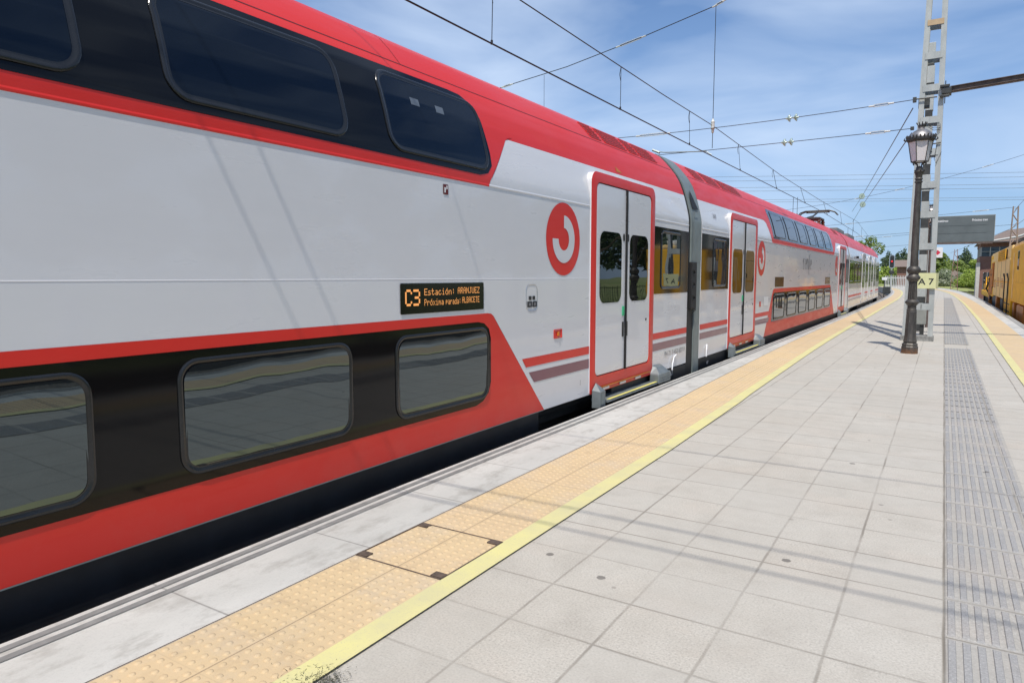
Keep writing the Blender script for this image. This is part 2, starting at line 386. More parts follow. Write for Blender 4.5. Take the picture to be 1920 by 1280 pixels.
# ------------------------------------------------------------------ curved platform
def interp(tab):
    def f(y):
        if y <= tab[0][0]: return tab[0][1]
        for (a, b), (c, d) in zip(tab, tab[1:]):
            if y <= c: 
                t = (y-a)/(c-a); return b+(d-b)*t
        (a, b), (c, d) = tab[-2:]
        return d+(d-b)/(c-a)*(y-c)
    return f
def smooth_tab(tab):
    f = interp(tab)
    def g(y): return sum(f(y+k*2) for k in (-2,-1,0,1,2))/5 if y > 9 else f(y)
    return g
EL = smooth_tab([(-8,-3.44),(1.5,-3.42),(4,-3.47),(8,-3.49),(30,-3.50),(40,-3.56),(57,-3.76),(70,-4.1),(80,-4.5),(91,-5.1),(105,-6.3),(120,-8.0),(140,-10.8)])
YR = smooth_tab([(-8,-2.03),(2,-2.03),(6,-2.06),(9.5,-2.14),(14,-2.29),(20,-2.39),(33,-2.47),(58,-2.70),(70,-3.02),(80,-3.42),(91,-4.02),(105,-5.2),(120,-6.9),(140,-9.7)])
RY = smooth_tab([(-8,1.05),(12,1.07),(32,1.13),(50,1.05),(67,.80),(80,.45),(95,-.3),(110,-1.6),(125,-3.3),(140,-5.2)])
RE = smooth_tab([(-8,2.34),(28,2.34),(50,2.42),(65,2.32),(80,2.05),(100,1.35),(112,.2),(122,-.9),(140,-3.9)])
YS = [-8+.5*i for i in range(36)] + [10+1.5*i for i in range(87)]
def sheet(fa, fb, z, y0, y1, step=None):
    m = MB(); ys = [y for y in YS if y0 < y < y1]; ys = [y0]+ys+[y1]
    vs = []; fs = []
    for y in ys: vs += [(fa(y), y, z), (fb(y), y, z)]
    for i in range(len(ys)-1): fs.append((2*i, 2*i+1, 2*i+3, 2*i+2))
    return m.add(vs, fs)
YEND = 132
# slab
m = MB(); ys = [y for y in YS if y < YEND]; vs = []; fs = []
for y in ys:
    vs += [(EL(y)+.06, y, -.9), (EL(y)+.06, y, -.09), (EL(y)-.0, y, -.085), (EL(y), y, -.012), (EL(y)+.012, y, 0), (RE(y)-.012, y, 0), (RE(y), y, -.012), (RE(y), y, -.085), (RE(y)-.06, y, -.09), (RE(y)-.06, y, -.9)]
for i in range(len(ys)-1):
    for k in range(9): fs.append((i*10+k, i*10+k+1, i*10+11+k, i*10+10+k))
fs.append(tuple(range(10))); fs.append(tuple((len(ys)-1)*10+k for k in range(10)))
struct(m.add(vs, fs).build('platform', M['platform']))
struct(sheet(lambda y: EL(y)+.004, lambda y: YR(y)-.755, .004, -8, YEND).build('kerb_paving_trackside', M['kerb']))
struct(sheet(lambda y: RY(y)+.74, lambda y: RE(y)-.004, .004, -8, YEND).build('kerb_paving_far_side', M['kerb']))
for nm, a, b in (('kerb_groove_outer', .045, .090), ('kerb_groove_inner', .132, .178)):
    struct(sheet(lambda y: EL(y)+a, lambda y: EL(y)+b, .008, -8, YEND).build(nm, M['groove']))
    struct(sheet(lambda y: RE(y)-b, lambda y: RE(y)-a, .008, -8, YEND).build(nm+'_far_side', M['groove']))
def tactile(name, fa, fb, mirror=False):
    m = sheet(fa, fb, .008, -8, YEND)
    # blister domes on the nearer part
    y = -.5
    row = 0
    while y < (16 if not mirror else 4):
        n = 10
        for k in range(n):
            x = fa(y) + (fb(y)-fa(y))*(k+.5+(.0))/n
            sd = 8 if y < 7 else 5
            p = [(.0165, 0), (.0135, .0042), (.006, .0058)]
            vs = []; fs = []
            for (r, h) in p:
                for q in range(sd):
                    tt = 2*math.pi*q/sd; vs.append((x+r*math.cos(tt), y+r*math.sin(tt), .008+h))
            for i in range(2):
                for q in range(sd): fs.append((i*sd+q, i*sd+(q+1) % sd, (i+1)*sd+(q+1) % sd, (i+1)*sd+q))
            fs.append(tuple(2*sd+q for q in range(sd)))
            m.add(vs, fs)
        y += .06; row += 1
    return struct(m.build(name, M['tact'], smooth=50))
tactile('tactile_paving_trackside', lambda y: YR(y)-.755, lambda y: YR(y)-.135)
tactile('tactile_paving_far_side', lambda y: RY(y)+.13, lambda y: RY(y)+.74, True)
struct(sheet(lambda y: YR(y)-.135, lambda y: YR(y), .012, -8, YEND).build('yellow_line_trackside', M['yline']))
struct(sheet(lambda y: RY(y), lambda y: RY(y)+.13, .012, -8, YEND).build('yellow_line_far_side', M['yline']))
# dark joint along the tactile middle
struct(sheet(lambda y: YR(y)-.446, lambda y: YR(y)-.4425, .0095, -8, 22).build('tactile_joint', M['tjoint']))
struct(sheet(lambda y: YR(y)-.762, lambda y: YR(y)-.754, .0105, -8, 60).build('kerb_joint', M['soot']))
# guidance strip with ribs
GX0, GX1 = .08, .585
def guide(name, y0, y1, nearribs):
    s0 = lambda y: GX0 + (YR(y)-YR(60))*0; s1 = lambda y: GX1
    m = sheet(s0, s1, .004, y0, y1); struct(m.build(name+'_base', M['guide']))
    m = MB(); y = math.floor((y0-.03)/.435)*.435+.03
    while y < y1-.1:
        a = max(y+.018, y0); b = min(y+.417, y1)
        if b-a > .1:
            for k in range(9):
                x = GX0+.028+k*.0545
                if y < 9:
                    w, hh = .0155, .0055
                    pr = [(-w, .004), (-w+.003, .004+hh), (w-.003, .004+hh), (w, .004)]
                    vs = [(x+px, yy, pz) for yy in (a, b) for px, pz in pr]
                    e = .012
                    vs[1] = (vs[1][0], a+e, vs[1][2]); vs[2] = (vs[2][0], a+e, vs[2][2]); vs[5] = (vs[5][0], b-e, vs[5][2]); vs[6] = (vs[6][0], b-e, vs[6][2])
                    m.add(vs, [(0,1,5,4),(1,2,6,5),(2,3,7,6),(0,3,2,1),(4,5,6,7)])
                else:
                    m.add([(x-.0155, a, .009), (x+.0155, a, .009), (x+.0155, b, .009), (x-.0155, b, .009)], [(0,1,2,3)])
        y += .435
    struct(m.build(name+'_ribs', M['guiderib']))
guide('guidance_strip', -8, 18.3, True); guide('guidance_strip_far', 19.4, 62, False)
# removable hatch in the tactile strip with four dark corner brackets
m = MB(); yl = YR(3)-.752; yr = YR(3)-.138
for a, b in ((2.765, 2.775), (3.372, 3.382)): m.box(yl, yr, a, b, .006, .0105)
m.box(yr-.004, yr+.006, 2.775, 3.372, .006, .0135); m.box(yl-.004, yl+.004, 2.775, 3.372, .006, .0125)
h = m.build('hatch_joint', M['soot'])
hr = thing('access_hatch', 'square access hatch in the tactile strip with dark corner brackets', 'hatch', (0,0,0))
h.parent = hr; h.name = 'hatch_frame'
for cx in (yl, yr-.075):
    for cy in (2.775, 3.315):
        MB().box(cx, cx+.075, cy, cy+.055, .007, .0165).build('corner_bracket', M['soot'], hr)
# dry weed by the yellow line
m = MB(); rr = random.Random(5)
for i in range(420):
    x = -1.975 + rr.gauss(0, .035); y = 1.80+rr.gauss(0, .05)
    if rr.random() < .35: x -= abs(rr.gauss(0, .09)); y -= abs(rr.gauss(0, .03))
    a = rr.uniform(0, 6.28); l = rr.uniform(.006, .03); hh = rr.uniform(.0, .012); w = .0013
    dx, dy = math.cos(a)*l, math.sin(a)*l
    m.add([(x-w*math.sin(a), y+w*math.cos(a), .013), (x+w*math.sin(a), y-w*math.cos(a), .013), (x+dx, y+dy, .014+hh)], [(0,1,2)])
tag(m.build('dried_weed', M['weed']), 'small dark dried weed lying across the yellow line edge', 'weed')

# ground, tracks
m = MB(); m.add([(-900,-200,-1.0), (900,-200,-1.0), (900,1500,-1.0), (-900,1500,-1.0)], [(0,1,2,3)]); struct(m.build('ground', M['field']))
def bankz(y): return -1.0 if y < 134 else (-1.0+(y-134)/14*1.25 if y < 148 else .25+(y-148)*.002)
m = MB(); yb = [134, 138, 142, 146, 148, 160, 200, 320]; vs = []
for y in yb: vs += [(-14+(y-134)*-1.5, y, bankz(y)+.006), (160, y, bankz(y)+.006)]
struct(m.add(vs, [(2*i, 2*i+1, 2*i+3, 2*i+2) for i in range(len(yb)-1)]).build('grass_bank', M['field']))
TL = lambda y: EL(y)-1.62; TR = lambda y: RE(y)+1.75
struct(sheet(lambda y: EL(y)-3.6, lambda y: EL(y)+.1, -.86, -8, 150).build('ballast_bed', M['ballast']))
struct(sheet(lambda y: RE(y)-.1, lambda y: RE(y)+9, -.86, -8, 150).build('ballast_bed_far_side', M['ballast']))
def rails(f, nm):
    m = MB(); ysr = [-8+2*i for i in range(78)]
    for dx in (-.76, .76):
        for a, b in zip(ysr, ysr[1:]):
            x0, x1 = f(a)+dx, f(b)+dx
            m.add([(x0-.035,a,-.85),(x0+.035,a,-.85),(x1+.035,b,-.85),(x1-.035,b,-.85),(x0-.035,a,-.70),(x0+.035,a,-.70),(x1+.035,b,-.70),(x1-.035,b,-.70)], [(0,1,5,4),(1,2,6,5),(3,0,4,7),(2,3,7,6),(4,5,6,7)])
    struct(m.build(nm, M['rail']))
rails(TL, 'rails_trackside'); rails(TR, 'rails_far_side'); rails(lambda y: TR(y)+4.4, 'rails_outer')

# ------------------------------------------------------------------ coaches
RAIL = .70   # rail head below the platform
HALF = 1.45
CPROF = [(0,2.44),(.0015,2.54),(.012,2.62),(.036,2.73),(.075,2.88),(.12,3.03),(.18,3.18),(.25,3.30),(.335,3.41),(.43,3.52),(.53,3.62),(.66,3.70),(.85,3.77),(1.1,3.83),(1.45,3.86)]
def dz(z):
    if z <= 2.44: return 0.
    for (a, b), (c, d) in zip(CPROF, CPROF[1:]):
        if z <= d: return a+(c-a)*(z-b)/(d-b)
    return 1.45
def P(y, z, off=0., planar=0.):
    return (HALF - dz(z)*(1-planar) + off, y, z+RAIL)
ZC = sorted(set([round(2.44+.06*i, 3) for i in range(24)] + [z for _, z in CPROF if z > 2.44]))
def patch(poly, mat, name, parent, off, planar=0., extra=()):
    bm = bmesh.new()
    f = bm.faces.new([bm.verts.new((0, y, z)) for y, z in poly]); bmesh.ops.triangulate(bm, faces=[f])
    zmin = min(p[1] for p in poly); zmax = max(p[1] for p in poly)
    for zc in ZC:
        if zmin < zc < zmax and not planar:
            bmesh.ops.bisect_plane(bm, geom=bm.verts[:]+bm.edges[:]+bm.faces[:], plane_co=(0,0,zc), plane_no=(0,0,1))
    bm.verts.index_update()
    m = MB(); m.add([P(v.co.y, v.co.z, off, planar) for v in bm.verts], [[v.index for v in f.verts] for f in bm.faces]); bm.free()
    return m.build(name, mat, parent, smooth=60 if zmax > 2.44 else False)
def rr(y0, y1, z0, z1, r, n=6, rs=None):
    rs = rs or (r, r, r, r); pts = []
    for (cy, cz, a0), q in zip(((y1, z0, -90), (y1, z1, 0), (y0, z1, 90), (y0, z0, 180)), rs):
        ccy = cy - q if cy == y1 else cy + q; ccz = cz + q if cz == z0 else cz - q
        for k in range(n+1):
            a = R(a0+90*k/n); pts.append((ccy+q*math.cos(a), ccz+q*math.sin(a)))
    return pts
def subdiv(pts, mx):
    out = []
    for i, p in enumerate(pts):
        q = pts[(i+1) % len(pts)]; n = max(1, int(math.hypot(q[0]-p[0], q[1]-p[1])/mx)); 
        for k in range(n): out.append((p[0]+(q[0]-p[0])*k/n, p[1]+(q[1]-p[1])*k/n))
    return out
def ring(loops, mat, name, parent, planar=0., sub=None):
    """loops: [(polyline, offset)], all the same length"""
    if sub: 
        # same subdivision counts for every loop, taken from the first
        base = loops[0][0]; cnt = [max(1, int(math.hypot(base[(i+1) % len(base)][0]-p[0], base[(i+1) % len(base)][1]-p[1])/sub)) for i, p in enumerate(base)]
        nl = []
        for pl, of in loops:
            out = []
            for i, p in enumerate(pl):
                q = pl[(i+1) % len(pl)]
                for k in range(cnt[i]): out.append((p[0]+(q[0]-p[0])*k/cnt[i], p[1]+(q[1]-p[1])*k/cnt[i]))
            nl.append((out, of))
        loops = nl
    m = MB(); n = len(loops[0][0]); vs = []; fs = []
    for pl, of in loops: vs += [P(y, z, of, planar) for y, z in pl]
    for i in range(len(loops)-1):
        for k in range(n): fs.append((i*n+k, i*n+(k+1) % n, (i+1)*n+(k+1) % n, (i+1)*n+k))
    return m.add(vs, fs).build(name, mat, parent, smooth=50)
def window(parent, y0, y1, z0, z1, r, base, w=.046, gm='glass', proud=.013, planar=0., name='window', tilt=.014):
    g = patch(rr(y0+w*.8, y1-w*.8, z0+w*.8, z1-w*.8, r-w*.6) if z1 < 2.44 or planar else subdiv(rr(y0+w*.8, y1-w*.8, z0+w*.8, z1-w*.8, r-w*.6), .1), M[gm], name, parent, base+.004, planar)
    if z1 < 2.0 and tilt:
        for v in g.data.vertices: v.co.x += (v.co.z-RAIL-z0)*tilt - .002
    L_ = lambda i: rr(y0+i, y1-i, z0+i, z1-i, max(.01, r-i))
    f = ring([(L_(0), base-.01), (L_(.002), base+proud*.55), (L_(w*.25), base+proud), (L_(w*.5), base+proud*.9), (L_(w*.72), base+proud*.35), (L_(w), base+.006)], M['rubber'], 'window_frame', g, planar, sub=.05 if z1 > 2.44 else None)
    return g
def hull(y0, y1, mat, name, parent, zlo, zhi, inset=0.):
    """closed extrusion of the coach section between two heights"""
    side = [(HALF-dz(zlo)-inset, zlo)]
    zs = [zz for _, zz in CPROF if zlo < zz < zhi] 
    zs = sorted(set(zs + [z for z in ZC if zlo < z < min(zhi, 3.8)]))
    side += [(HALF-dz(z)-inset, z) for z in zs] + [(HALF-dz(zhi)-inset, zhi)]
    sec = side + [(-x, z) for x, z in side[::-1] if x > 1e-4]
    n = len(sec); nseg = max(1, int((y1-y0)/3)); m = MB(); vs = []; fs = []
    for i in range(nseg+1):
        y = y0+(y1-y0)*i/nseg; vs += [(x, y, z+RAIL) for x, z in sec]
    for i in range(nseg):
        for k in range(n): fs.append((i*n+k, i*n+(k+1) % n, (i+1)*n+(k+1) % n, (i+1)*n+k))
    fs += [tuple(range(n)), tuple(nseg*n+k for k in range(n))]
    return m.add(vs, fs).build(name, mat, parent, smooth=25)
def side_text(parent, s, y, z, h, mat, off=.009, sx=1., name='lettering', bold=0., right=None):
    vs, fs = text_mesh(s, h, sx=sx, bold=bold)
    if right is not None:
        k = (right-y)/width(vs); vs = [(a*k, b) for a, b in vs]
    m = MB(); m.add([P(y+a, z+b, off) for a, b in vs], fs); return m.build(name, mat, parent)
def emblem(parent, y, z, r=.405):
    pl = [(y+r*math.cos(2*math.pi*k/64), z+r*math.sin(2*math.pi*k/64)) for k in range(64)]
    e = patch(pl, M['red'], 'emblem', parent, .003)
    a = [90-270*k/40 for k in range(41)]
    poly = [(y+.265*math.cos(R(q)), z+.265*math.sin(R(q))) for q in a] + [(y+.125*math.cos(R(q)), z+.125*math.sin(R(q))) for q in a[::-1]]
    m = MB(); n = 41; vs = [P(p[0], p[1], .006) for p in poly]
    fs = [(k, k+1, 81-k-1, 81-k) for k in range(40)]
    m.add(vs, fs).build('emblem_mark', M['white'], e)
    return e
def door(parent, y0, y1, zt=2.755, zb=.35, detail=True):
    """y0..y1: outer edges of the red frame"""
    w = .15; o = rr(y0, y1, zb-.20, zt+.12, 0, 6, (.03, .14, .14, .03))
    i = rr(y0+w, y1-w, zb, zt, .09)
    mid = rr(y0+.012, y1-.012, zb-.19, zt+.108, 0, 6, (.03, .13, .13, .03))
    fr = ring([(o, .012), (mid, .016), (i, .015), (i, -.02)], M['red'], 'door_frame', parent, 1.)
    ring([(o, -.14), (o, .0118)], M['white'], 'door_reveal', fr, 1.)
    sl = patch(rr(y0+w-.004, y1-w+.004, zb-.004, zt+.004, .09), M['seal'], 'door_seal', parent, .001, 1.)
    c = (y0+y1)/2
    for k, (a, b) in enumerate(((y0+w+.014, c-.014), (c+.014, y1-w-.014))):
        rs = (.0, .0, .08, .08) if k == 0 else (.08, .08, .0, .0)
        rs = tuple(max(q, .006) for q in rs)
        oo = rr(a, b, zb+.014, zt-.014, 0, 6, rs); ii = rr(a+.006, b-.006, zb+.02, zt-.02, 0, 6, rs)
        lf = ring([(oo, .0), (oo, .008), (ii, .012)], M['white'], 'door_leaf', parent, 1.)
        fl = patch(ii, M['white'], 'door_leaf_panel', lf, .012, 1.)
        wa, wb = (a+.09, b-.13) if k == 0 else (a+.12, b-.10)
        gl = patch(rr(wa, wb, 1.27, 2.17, .13), M['glassdoor'], 'door_window', lf, .0155, 1.)
        hy = c-.075 if k == 0 else c+.075
        patch(rr(hy-.028, hy+.028, 2.07, 2.17, .027), M['seal'], 'door_knob', lf, .017, 1.)
        hh = c-.07 if k == 0 else c+.062
        MB().cbox(HALF+.008, HALF+.02, hh-.026, hh+.026, .80+RAIL, 1.0+RAIL, .006).build('handle', M['seal'], lf)
        if k == 0: MB().cbox(HALF+.010, HALF+.03, c-.10, c-.045, 1.08+RAIL, 1.21+RAIL, .01).build('button', M['green'], lf)
        elif detail: MB().lathe([(.018, HALF+.012), (.018, HALF+.02)], (0, b-.14, .99+RAIL), 12, axis='x').build('lock', M['seal'], lf)
    MB().cbox(HALF+.012, HALF+.038, c-.011, c+.011, zb+.01+RAIL, zt-.01+RAIL, .004).build('centre_seal', M['seal'], parent)
    # step, orange sill line, corner hardware
    st = MB().cbox(HALF-.1, HALF+.135, y0+.28, y1+.16, .02+RAIL, .055+RAIL, .006).build('door_step', M['silver'], parent)
    MB().box(HALF+.095, HALF+.136, y0+.33, y1+.15, .057+RAIL, .060+RAIL).build('step_edge', M['yellowpaint'], st)
    MB().box(HALF+.0225, HALF+.03, y0+.2, y1-.12, .20+RAIL, .212+RAIL).build('sill_line', M['machorange'], parent)
    s1 = MB(); a, b = y0+.06, y0+.27
    s1.add([(HALF+.02, a, -.02+RAIL), (HALF+.12, a+.03, -.02+RAIL), (HALF+.12, b-.03, -.02+RAIL), (HALF+.02, b, -.02+RAIL),
            (HALF+.02, a, .2+RAIL), (HALF+.12, a+.03, .18+RAIL), (HALF+.12, b-.03, .18+RAIL), (HALF+.02, b, .2+RAIL), (HALF+.02, (a+b)/2, .28+RAIL)],
           [(0,1,5,4),(1,2,6,5),(2,3,7,6),(4,5,8),(5,6,8),(6,7,8),(0,3,2,1)])
    g = s1.build('grey_guard', M['silver'], parent)
    MB().box(HALF+.121, HALF+.126, a+.06, b-.06, .02+RAIL, .15+RAIL).build('guard_plate', M['gang'], g)
    s2 = MB().cbox(HALF+.01, HALF+.16, y1-.10, y1+.42, .02+RAIL, .17+RAIL, .02)
    s2.add([(HALF+.01, y1-.09, .165+RAIL), (HALF+.15, y1-.07, .165+RAIL), (HALF+.15, y1+.36, .165+RAIL), (HALF+.01, y1+.4, .165+RAIL), (HALF+.01, y1+.02, .27+RAIL), (HALF+.07, y1+.02, .25+RAIL), (HALF+.07, y1+.3, .25+RAIL), (HALF+.01, y1+.34, .27+RAIL)],
           [(0,1,5,4),(1,2,6,5),(2,3,7,6),(4,5,6,7)])
    for q in range(3): s2.box(HALF+.16, HALF+.166, y1-.06, y1+.38, .045+RAIL+q*.035, .06+RAIL+q*.035)
    s2.build('step_motor_box', M['silver'], parent)
    if detail:
        for q in range(3): MB().box(HALF+.018, HALF+.034, y0+.35+q*.55, y0+.55+q*.55, .165+RAIL, .195+RAIL).build('sill_bracket', M['alu'], parent)
def vents(parent, spans, mat='red'):
    """louvre boxes on the roof shoulder"""
    for (a, b) in spans:
        m = MB(); n = 5; m2 = MB()
        for k in range(n+1):
            z = 3.415+k*.04
            m.box(HALF-dz(z)-.02, HALF-dz(z)+.012, a, b, z-.008+RAIL, z+.008+RAIL)
        ncol = max(2, int((b-a)/.16))
        for k in range(ncol+1):
            y = a+(b-a)*k/ncol
            for q in range(n):
                z = 3.415+q*.04; z2 = z+.04
                m.add([(HALF-dz(z)+.006, y-.01, z+RAIL), (HALF-dz(z)+.006, y+.01, z+RAIL), (HALF-dz(z2)+.006, y+.01, z2+RAIL), (HALF-dz(z2)+.006, y-.01, z2+RAIL)], [(0,1,2,3)])
        g = m.build('roof_vent', M[mat], parent)
        patch(subdiv([(a, 3.41), (b, 3.41), (b, 3.62), (a, 3.62)], .06), M['ventdark'], 'vent_opening', g, .002)
M['ventdark'] = simple('vent_dark_red', (.12, .012, .015), .6)
def bogie(parent, yc):
    m = MB(); 
    for y in (yc-1.2, yc+1.2):
        m.lathe([(.44, .60), (.46, .62), (.46, .74), (.40, .75), (.2, .76), (.1, .82)], (0, y, .44), 28, axis='x')
    m.cbox(.85, .98, yc-1.7, yc+1.7, .38, .62, .03)
    m.build('bogie', M['under'], parent, smooth=40)
def undercarriage(parent, y0, y1, gaps):
    ys = [y0]+[v for g in gaps for v in g]+[y1]
    for a, b in zip(ys[::2], ys[1::2]):
        MB().cbox(-HALF+.04, HALF-.035, a, b, -.28+RAIL, .148+RAIL, .02).build('skirt', M['skirt'], parent)
    MB().box(-1.2, 1.2, y0+.1, y1-.1, -.1+RAIL, .14+RAIL).build('underframe', M['under'], parent)

TC = EL(5)-1.645   # track centre so that the coach side stands at x=-3.65
TC = -3.65-HALF
# ---- coach A : nearest, y from -8 to 11.38
A = thing('train_coach', 'nearest double-deck coach, white with red and black window bands and amber destination display', 'train coach', (TC, 0, -RAIL), 0)
YA0, YA1 = -8.0, 11.40
hull(YA0, YA1, M['white'], 'body', A, .15, 2.955)
hull(YA0, YA1, M['red'], 'roof', A, 2.956, 3.86)
undercarriage(A, YA0, YA1, [(6.45, 8.4)]); bogie(A, 7.4)
MB().cbox(-HALF+.04, HALF-.2, 6.5, 8.35, .0+RAIL, .13+RAIL, .02).build('bogie_cover', M['under'], A)
# thin bright crease along the waist and drip line on the roof
for (p, q, mt) in ((YA0, 5.43, 'red'), (5.431, 7.60, 'white'), (9.80, YA1, 'white')): MB().add([P(y, z, o) for y in (p, q) for z, o in ((2.438, .0), (2.444, .006), (2.452, .006), (2.462, 0.0023))], [(0,1,5,4),(1,2,6,5),(2,3,7,6)]).build('waist_moulding', M[mt], A)
patch([(YA0, .146), (6.48, .146), (6.48, .154), (YA0, .154)], M['gang'], 'lower_trim', A, .004)
patch([(YA0, 3.366), (YA1-.1, 3.366), (YA1-.1, 3.376), (YA0, 3.376)], M['ventdark'], 'roof_seam', A, .002)
for ysm in (4.55, 2.9): patch(subdiv([(ysm, 3.38), (ysm+.008, 3.38), (ysm+.008, 3.66), (ysm, 3.66)], .06), M['ventdark'], 'roof_panel_joint', A, .002)
MB().add([P(y, z, o) for y in (YA0, 7.6) for z, o in ((1.575, 0), (1.579, .0016), (1.585, 0))], [(0,1,4,3),(1,2,5,4)]).build('side_seam', M['white'], A)
# lower red field with slanted end
low = [(YA0, .152), (6.50, .152), (5.52, 1.20), (5.50, 1.228), (5.46, 1.25), (5.40, 1.258), (YA0, 1.258)]
patch(low, M['red'], 'lower_red_field', A, .002)
dl = [(YA0, .40), (5.2, .40), (5.32, .43), (5.41, .50), (5.45, .6), (5.45, 1.02), (5.42, 1.11), (5.34, 1.165), (5.24, 1.182), (YA0, 1.182)]
patch(dl, M['blackpaint'], 'lower_black_band', A, .004)
up = [(YA0, 2.447), (5.43, 2.447), (5.46, 2.50), (5.52, 2.58), (5.86, 2.94), (5.92, 2.975), (6.0, 2.985), (YA0, 2.985)]
patch(up, M['red'], 'upper_red_field', A, .0022)
du = subdiv([(YA0, 2.53), (5.28, 2.53), (5.42, 2.56), (5.50, 2.64), (5.51, 2.76), (5.48, 3.08), (5.42, 3.20), (5.28, 3.272), (5.1, 3.283), (YA0, 3.283)], .25)
patch(du, M['blackpaint'], 'upper_black_band', A, .0045)
# a 3 cm ledge under the upper band, as seen in the photo
ws = [(-6.6,-4.9),(-4.55,-2.85),(-2.5,-.35),(-.35+.3,1.88),(2.28,3.66),(4.08,5.47)]
ws = [(-6.4,-4.55),(-4.2,-2.35),(-2.0,-.15),(.2,1.86),(2.28,3.66),(4.08,5.46)]
for a, b in ws: window(A, a, b, 2.575, 3.235, .15, .005, gm='glassup')
for a, b in [(-6.4,-4.55),(-4.2,-2.35),(-2.0,-.15),(.2,1.80),(2.26,3.62),(4.09,5.41)]: window(A, a, b, .45, 1.135, .13, .0045)
patch(subdiv([(4.45, 3.0), (4.56, 3.0), (4.56, 3.06), (4.45, 3.06)], .2), M['label'], 'ceiling_light_reflection', A, .0105)  # two pale quads paint the ceiling lights' reflection on the pane
patch(subdiv([(4.78, 3.0), (4.89, 3.0), (4.89, 3.06), (4.78, 3.06)], .2), M['label'], 'ceiling_light_reflection', A, .0105)  # second quad of the painted reflection, no real label
door(A, 7.62, 9.78)
emblem(A, 6.93, 2.02)
dp = patch(rr(4.16, 5.33, 1.30, 1.548, .012), M['disp'], 'destination_display', A, .006)
# amber lettering drawn as separate strokes of a dot matrix
FONT = {'E':['11111','10000','10000','11110','10000','10000','11111'],'s':['00000','00000','01110','10000','01110','00001','11110'],'t':['01000','01000','11110','01000','01000','01001','00110'],
'a':['00000','00000','01110','00001','01111','10001','01111'],'c':['00000','00000','01110','10000','10000','10001','01110'],'i':['00100','00000','01100','00100','00100','00100','01110'],
'ó':['00010','00100','01110','10001','10001','10001','01110'],'n':['00000','00000','10110','11001','10001','10001','10001'],':':['00000','00100','00100','00000','00100','00100','00000'],' ':['000']*7,
'A':['01110','10001','10001','11111','10001','10001','10001'],'R':['11110','10001','10001','11110','10100','10010','10001'],'N':['10001','11001','10101','10101','10011','10001','10001'],
'J':['00111','00010','00010','00010','00010','10010','01100'],'U':['10001','10001','10001','10001','10001','10001','01110'],'Z':['11111','00001','00010','00100','01000','10000','11111'],
'P':['11110','10001','10001','11110','10000','10000','10000'],'r':['00000','00000','10110','11001','10000','10000','10000'],'x':['00000','00000','10001','01010','00100','01010','10001'],
'm':['00000','00000','11010','10101','10101','10001','10001'],'p':['00000','00000','11110','10001','11110','10000','10000'],'d':['00001','00001','01101','10011','10001','10001','01111'],
'L':['10000','10000','10000','10000','10000','10000','11111'],'B':['11110','10001','10001','11110','10001','10001','11110'],'C':['01110','10001','10000','10000','10000','10001','01110'],'T':['11111','00100','00100','00100','00100','00100','00100'],
'3':['11110','00001','00001','01110','00001','00001','11110']}
def led(s, y0, y1, z0, z1, gap=1, fill=.86):
    cols = sum(len(FONT[c][0])+gap for c in s)-gap; cw = (y1-y0)/cols; ch = (z1-z0)/7; m = MB(); x = 0
    for c in s:
        g = FONT[c]
        for r_, row in enumerate(g):
            for q, b in enumerate(row):
                if b == '1':
                    a = y0+(x+q)*cw; zz = z1-(r_+1)*ch; iy = cw*(1-fill)/2; iz = ch*(1-fill)/2
                    m.add([P(a+iy, zz+iz, .009), P(a+cw-iy, zz+iz, .009), P(a+cw-iy, zz+ch-iz, .009), P(a+iy, zz+ch-iz, .009)], [(0,1,2,3)])
        x += len(g[0])+gap
    m.build('led_text', M['led'], dp)
led('C3', 4.215, 4.40, 1.365, 1.498, 1, 1.0); led('Estación:', 4.455, 4.875, 1.447, 1.503); led('ARANJUEZ', 4.92, 5.255, 1.452, 1.508); led('Próxima', 4.455, 4.715, 1.362, 1.416); led('parada:', 4.745, 4.965, 1.362, 1.416); led('ALBACETE', 4.985, 5.255, 1.368, 1.422)
# pictogram plate
pp = ring([(rr(6.11, 6.345, 1.245, 1.525, .07), .001), (rr(6.113, 6.342, 1.248, 1.522, .068), .004), (rr(6.12, 6.335, 1.255, 1.515, .062), .001)], M['alu'], 'equipment_plate', A)
for (a, b, z0, z1) in ((6.16, 6.215, 1.36, 1.40), (6.235, 6.29, 1.36, 1.40), (6.13, 6.225, 1.285, 1.345), (6.237, 6.33, 1.285, 1.345)):
    patch(rr(a, b, z0, z1, .006), M['ink'], 'pictogram', pp, .006)
patch([(6.155, 1.30), (6.2, 1.30), (6.2, 1.33), (6.155, 1.33)], M['greyink'], 'pictogram_mark', pp, .0075)
patch([(6.265, 1.298), (6.3, 1.298), (6.3, 1.332), (6.265, 1.332)], M['greyink'], 'pictogram_mark', pp, .0075)
rb = ring([(rr(6.71, 6.90, .915, 1.015, .008), .002), (rr(6.71, 6.90, .915, 1.015, .008), .008), (rr(6.722, 6.888, .925, 1.005, .006), .008), (rr(6.73, 6.88, .93, 1.0, .006), -.01)], M['red'], 'emergency_handle_box', A)
patch(rr(6.73, 6.88, .93, 1.0, .006), M['red'], 'box_back', rb, .002); MB().cbox(HALF+.002, HALF+.02, 6.79, 6.82, .94+RAIL, .985+RAIL, .004).build('emergency_handle', M['machorange'], rb)
patch([(4.73, 2.30), (4.80, 2.30), (4.80, 2.385), (4.73, 2.385)], M['ventdark'], 'rescue_sticker', A, .004)
patch([(4.745, 2.315), (4.76, 2.315), (4.765, 2.36), (4.745, 2.36)], M['wtext'], 'sticker_mark', A, .0055)
patch([(4.772, 2.345), (4.788, 2.345), (4.788, 2.375), (4.772, 2.375)], M['wtext'], 'sticker_mark', A, .0055)
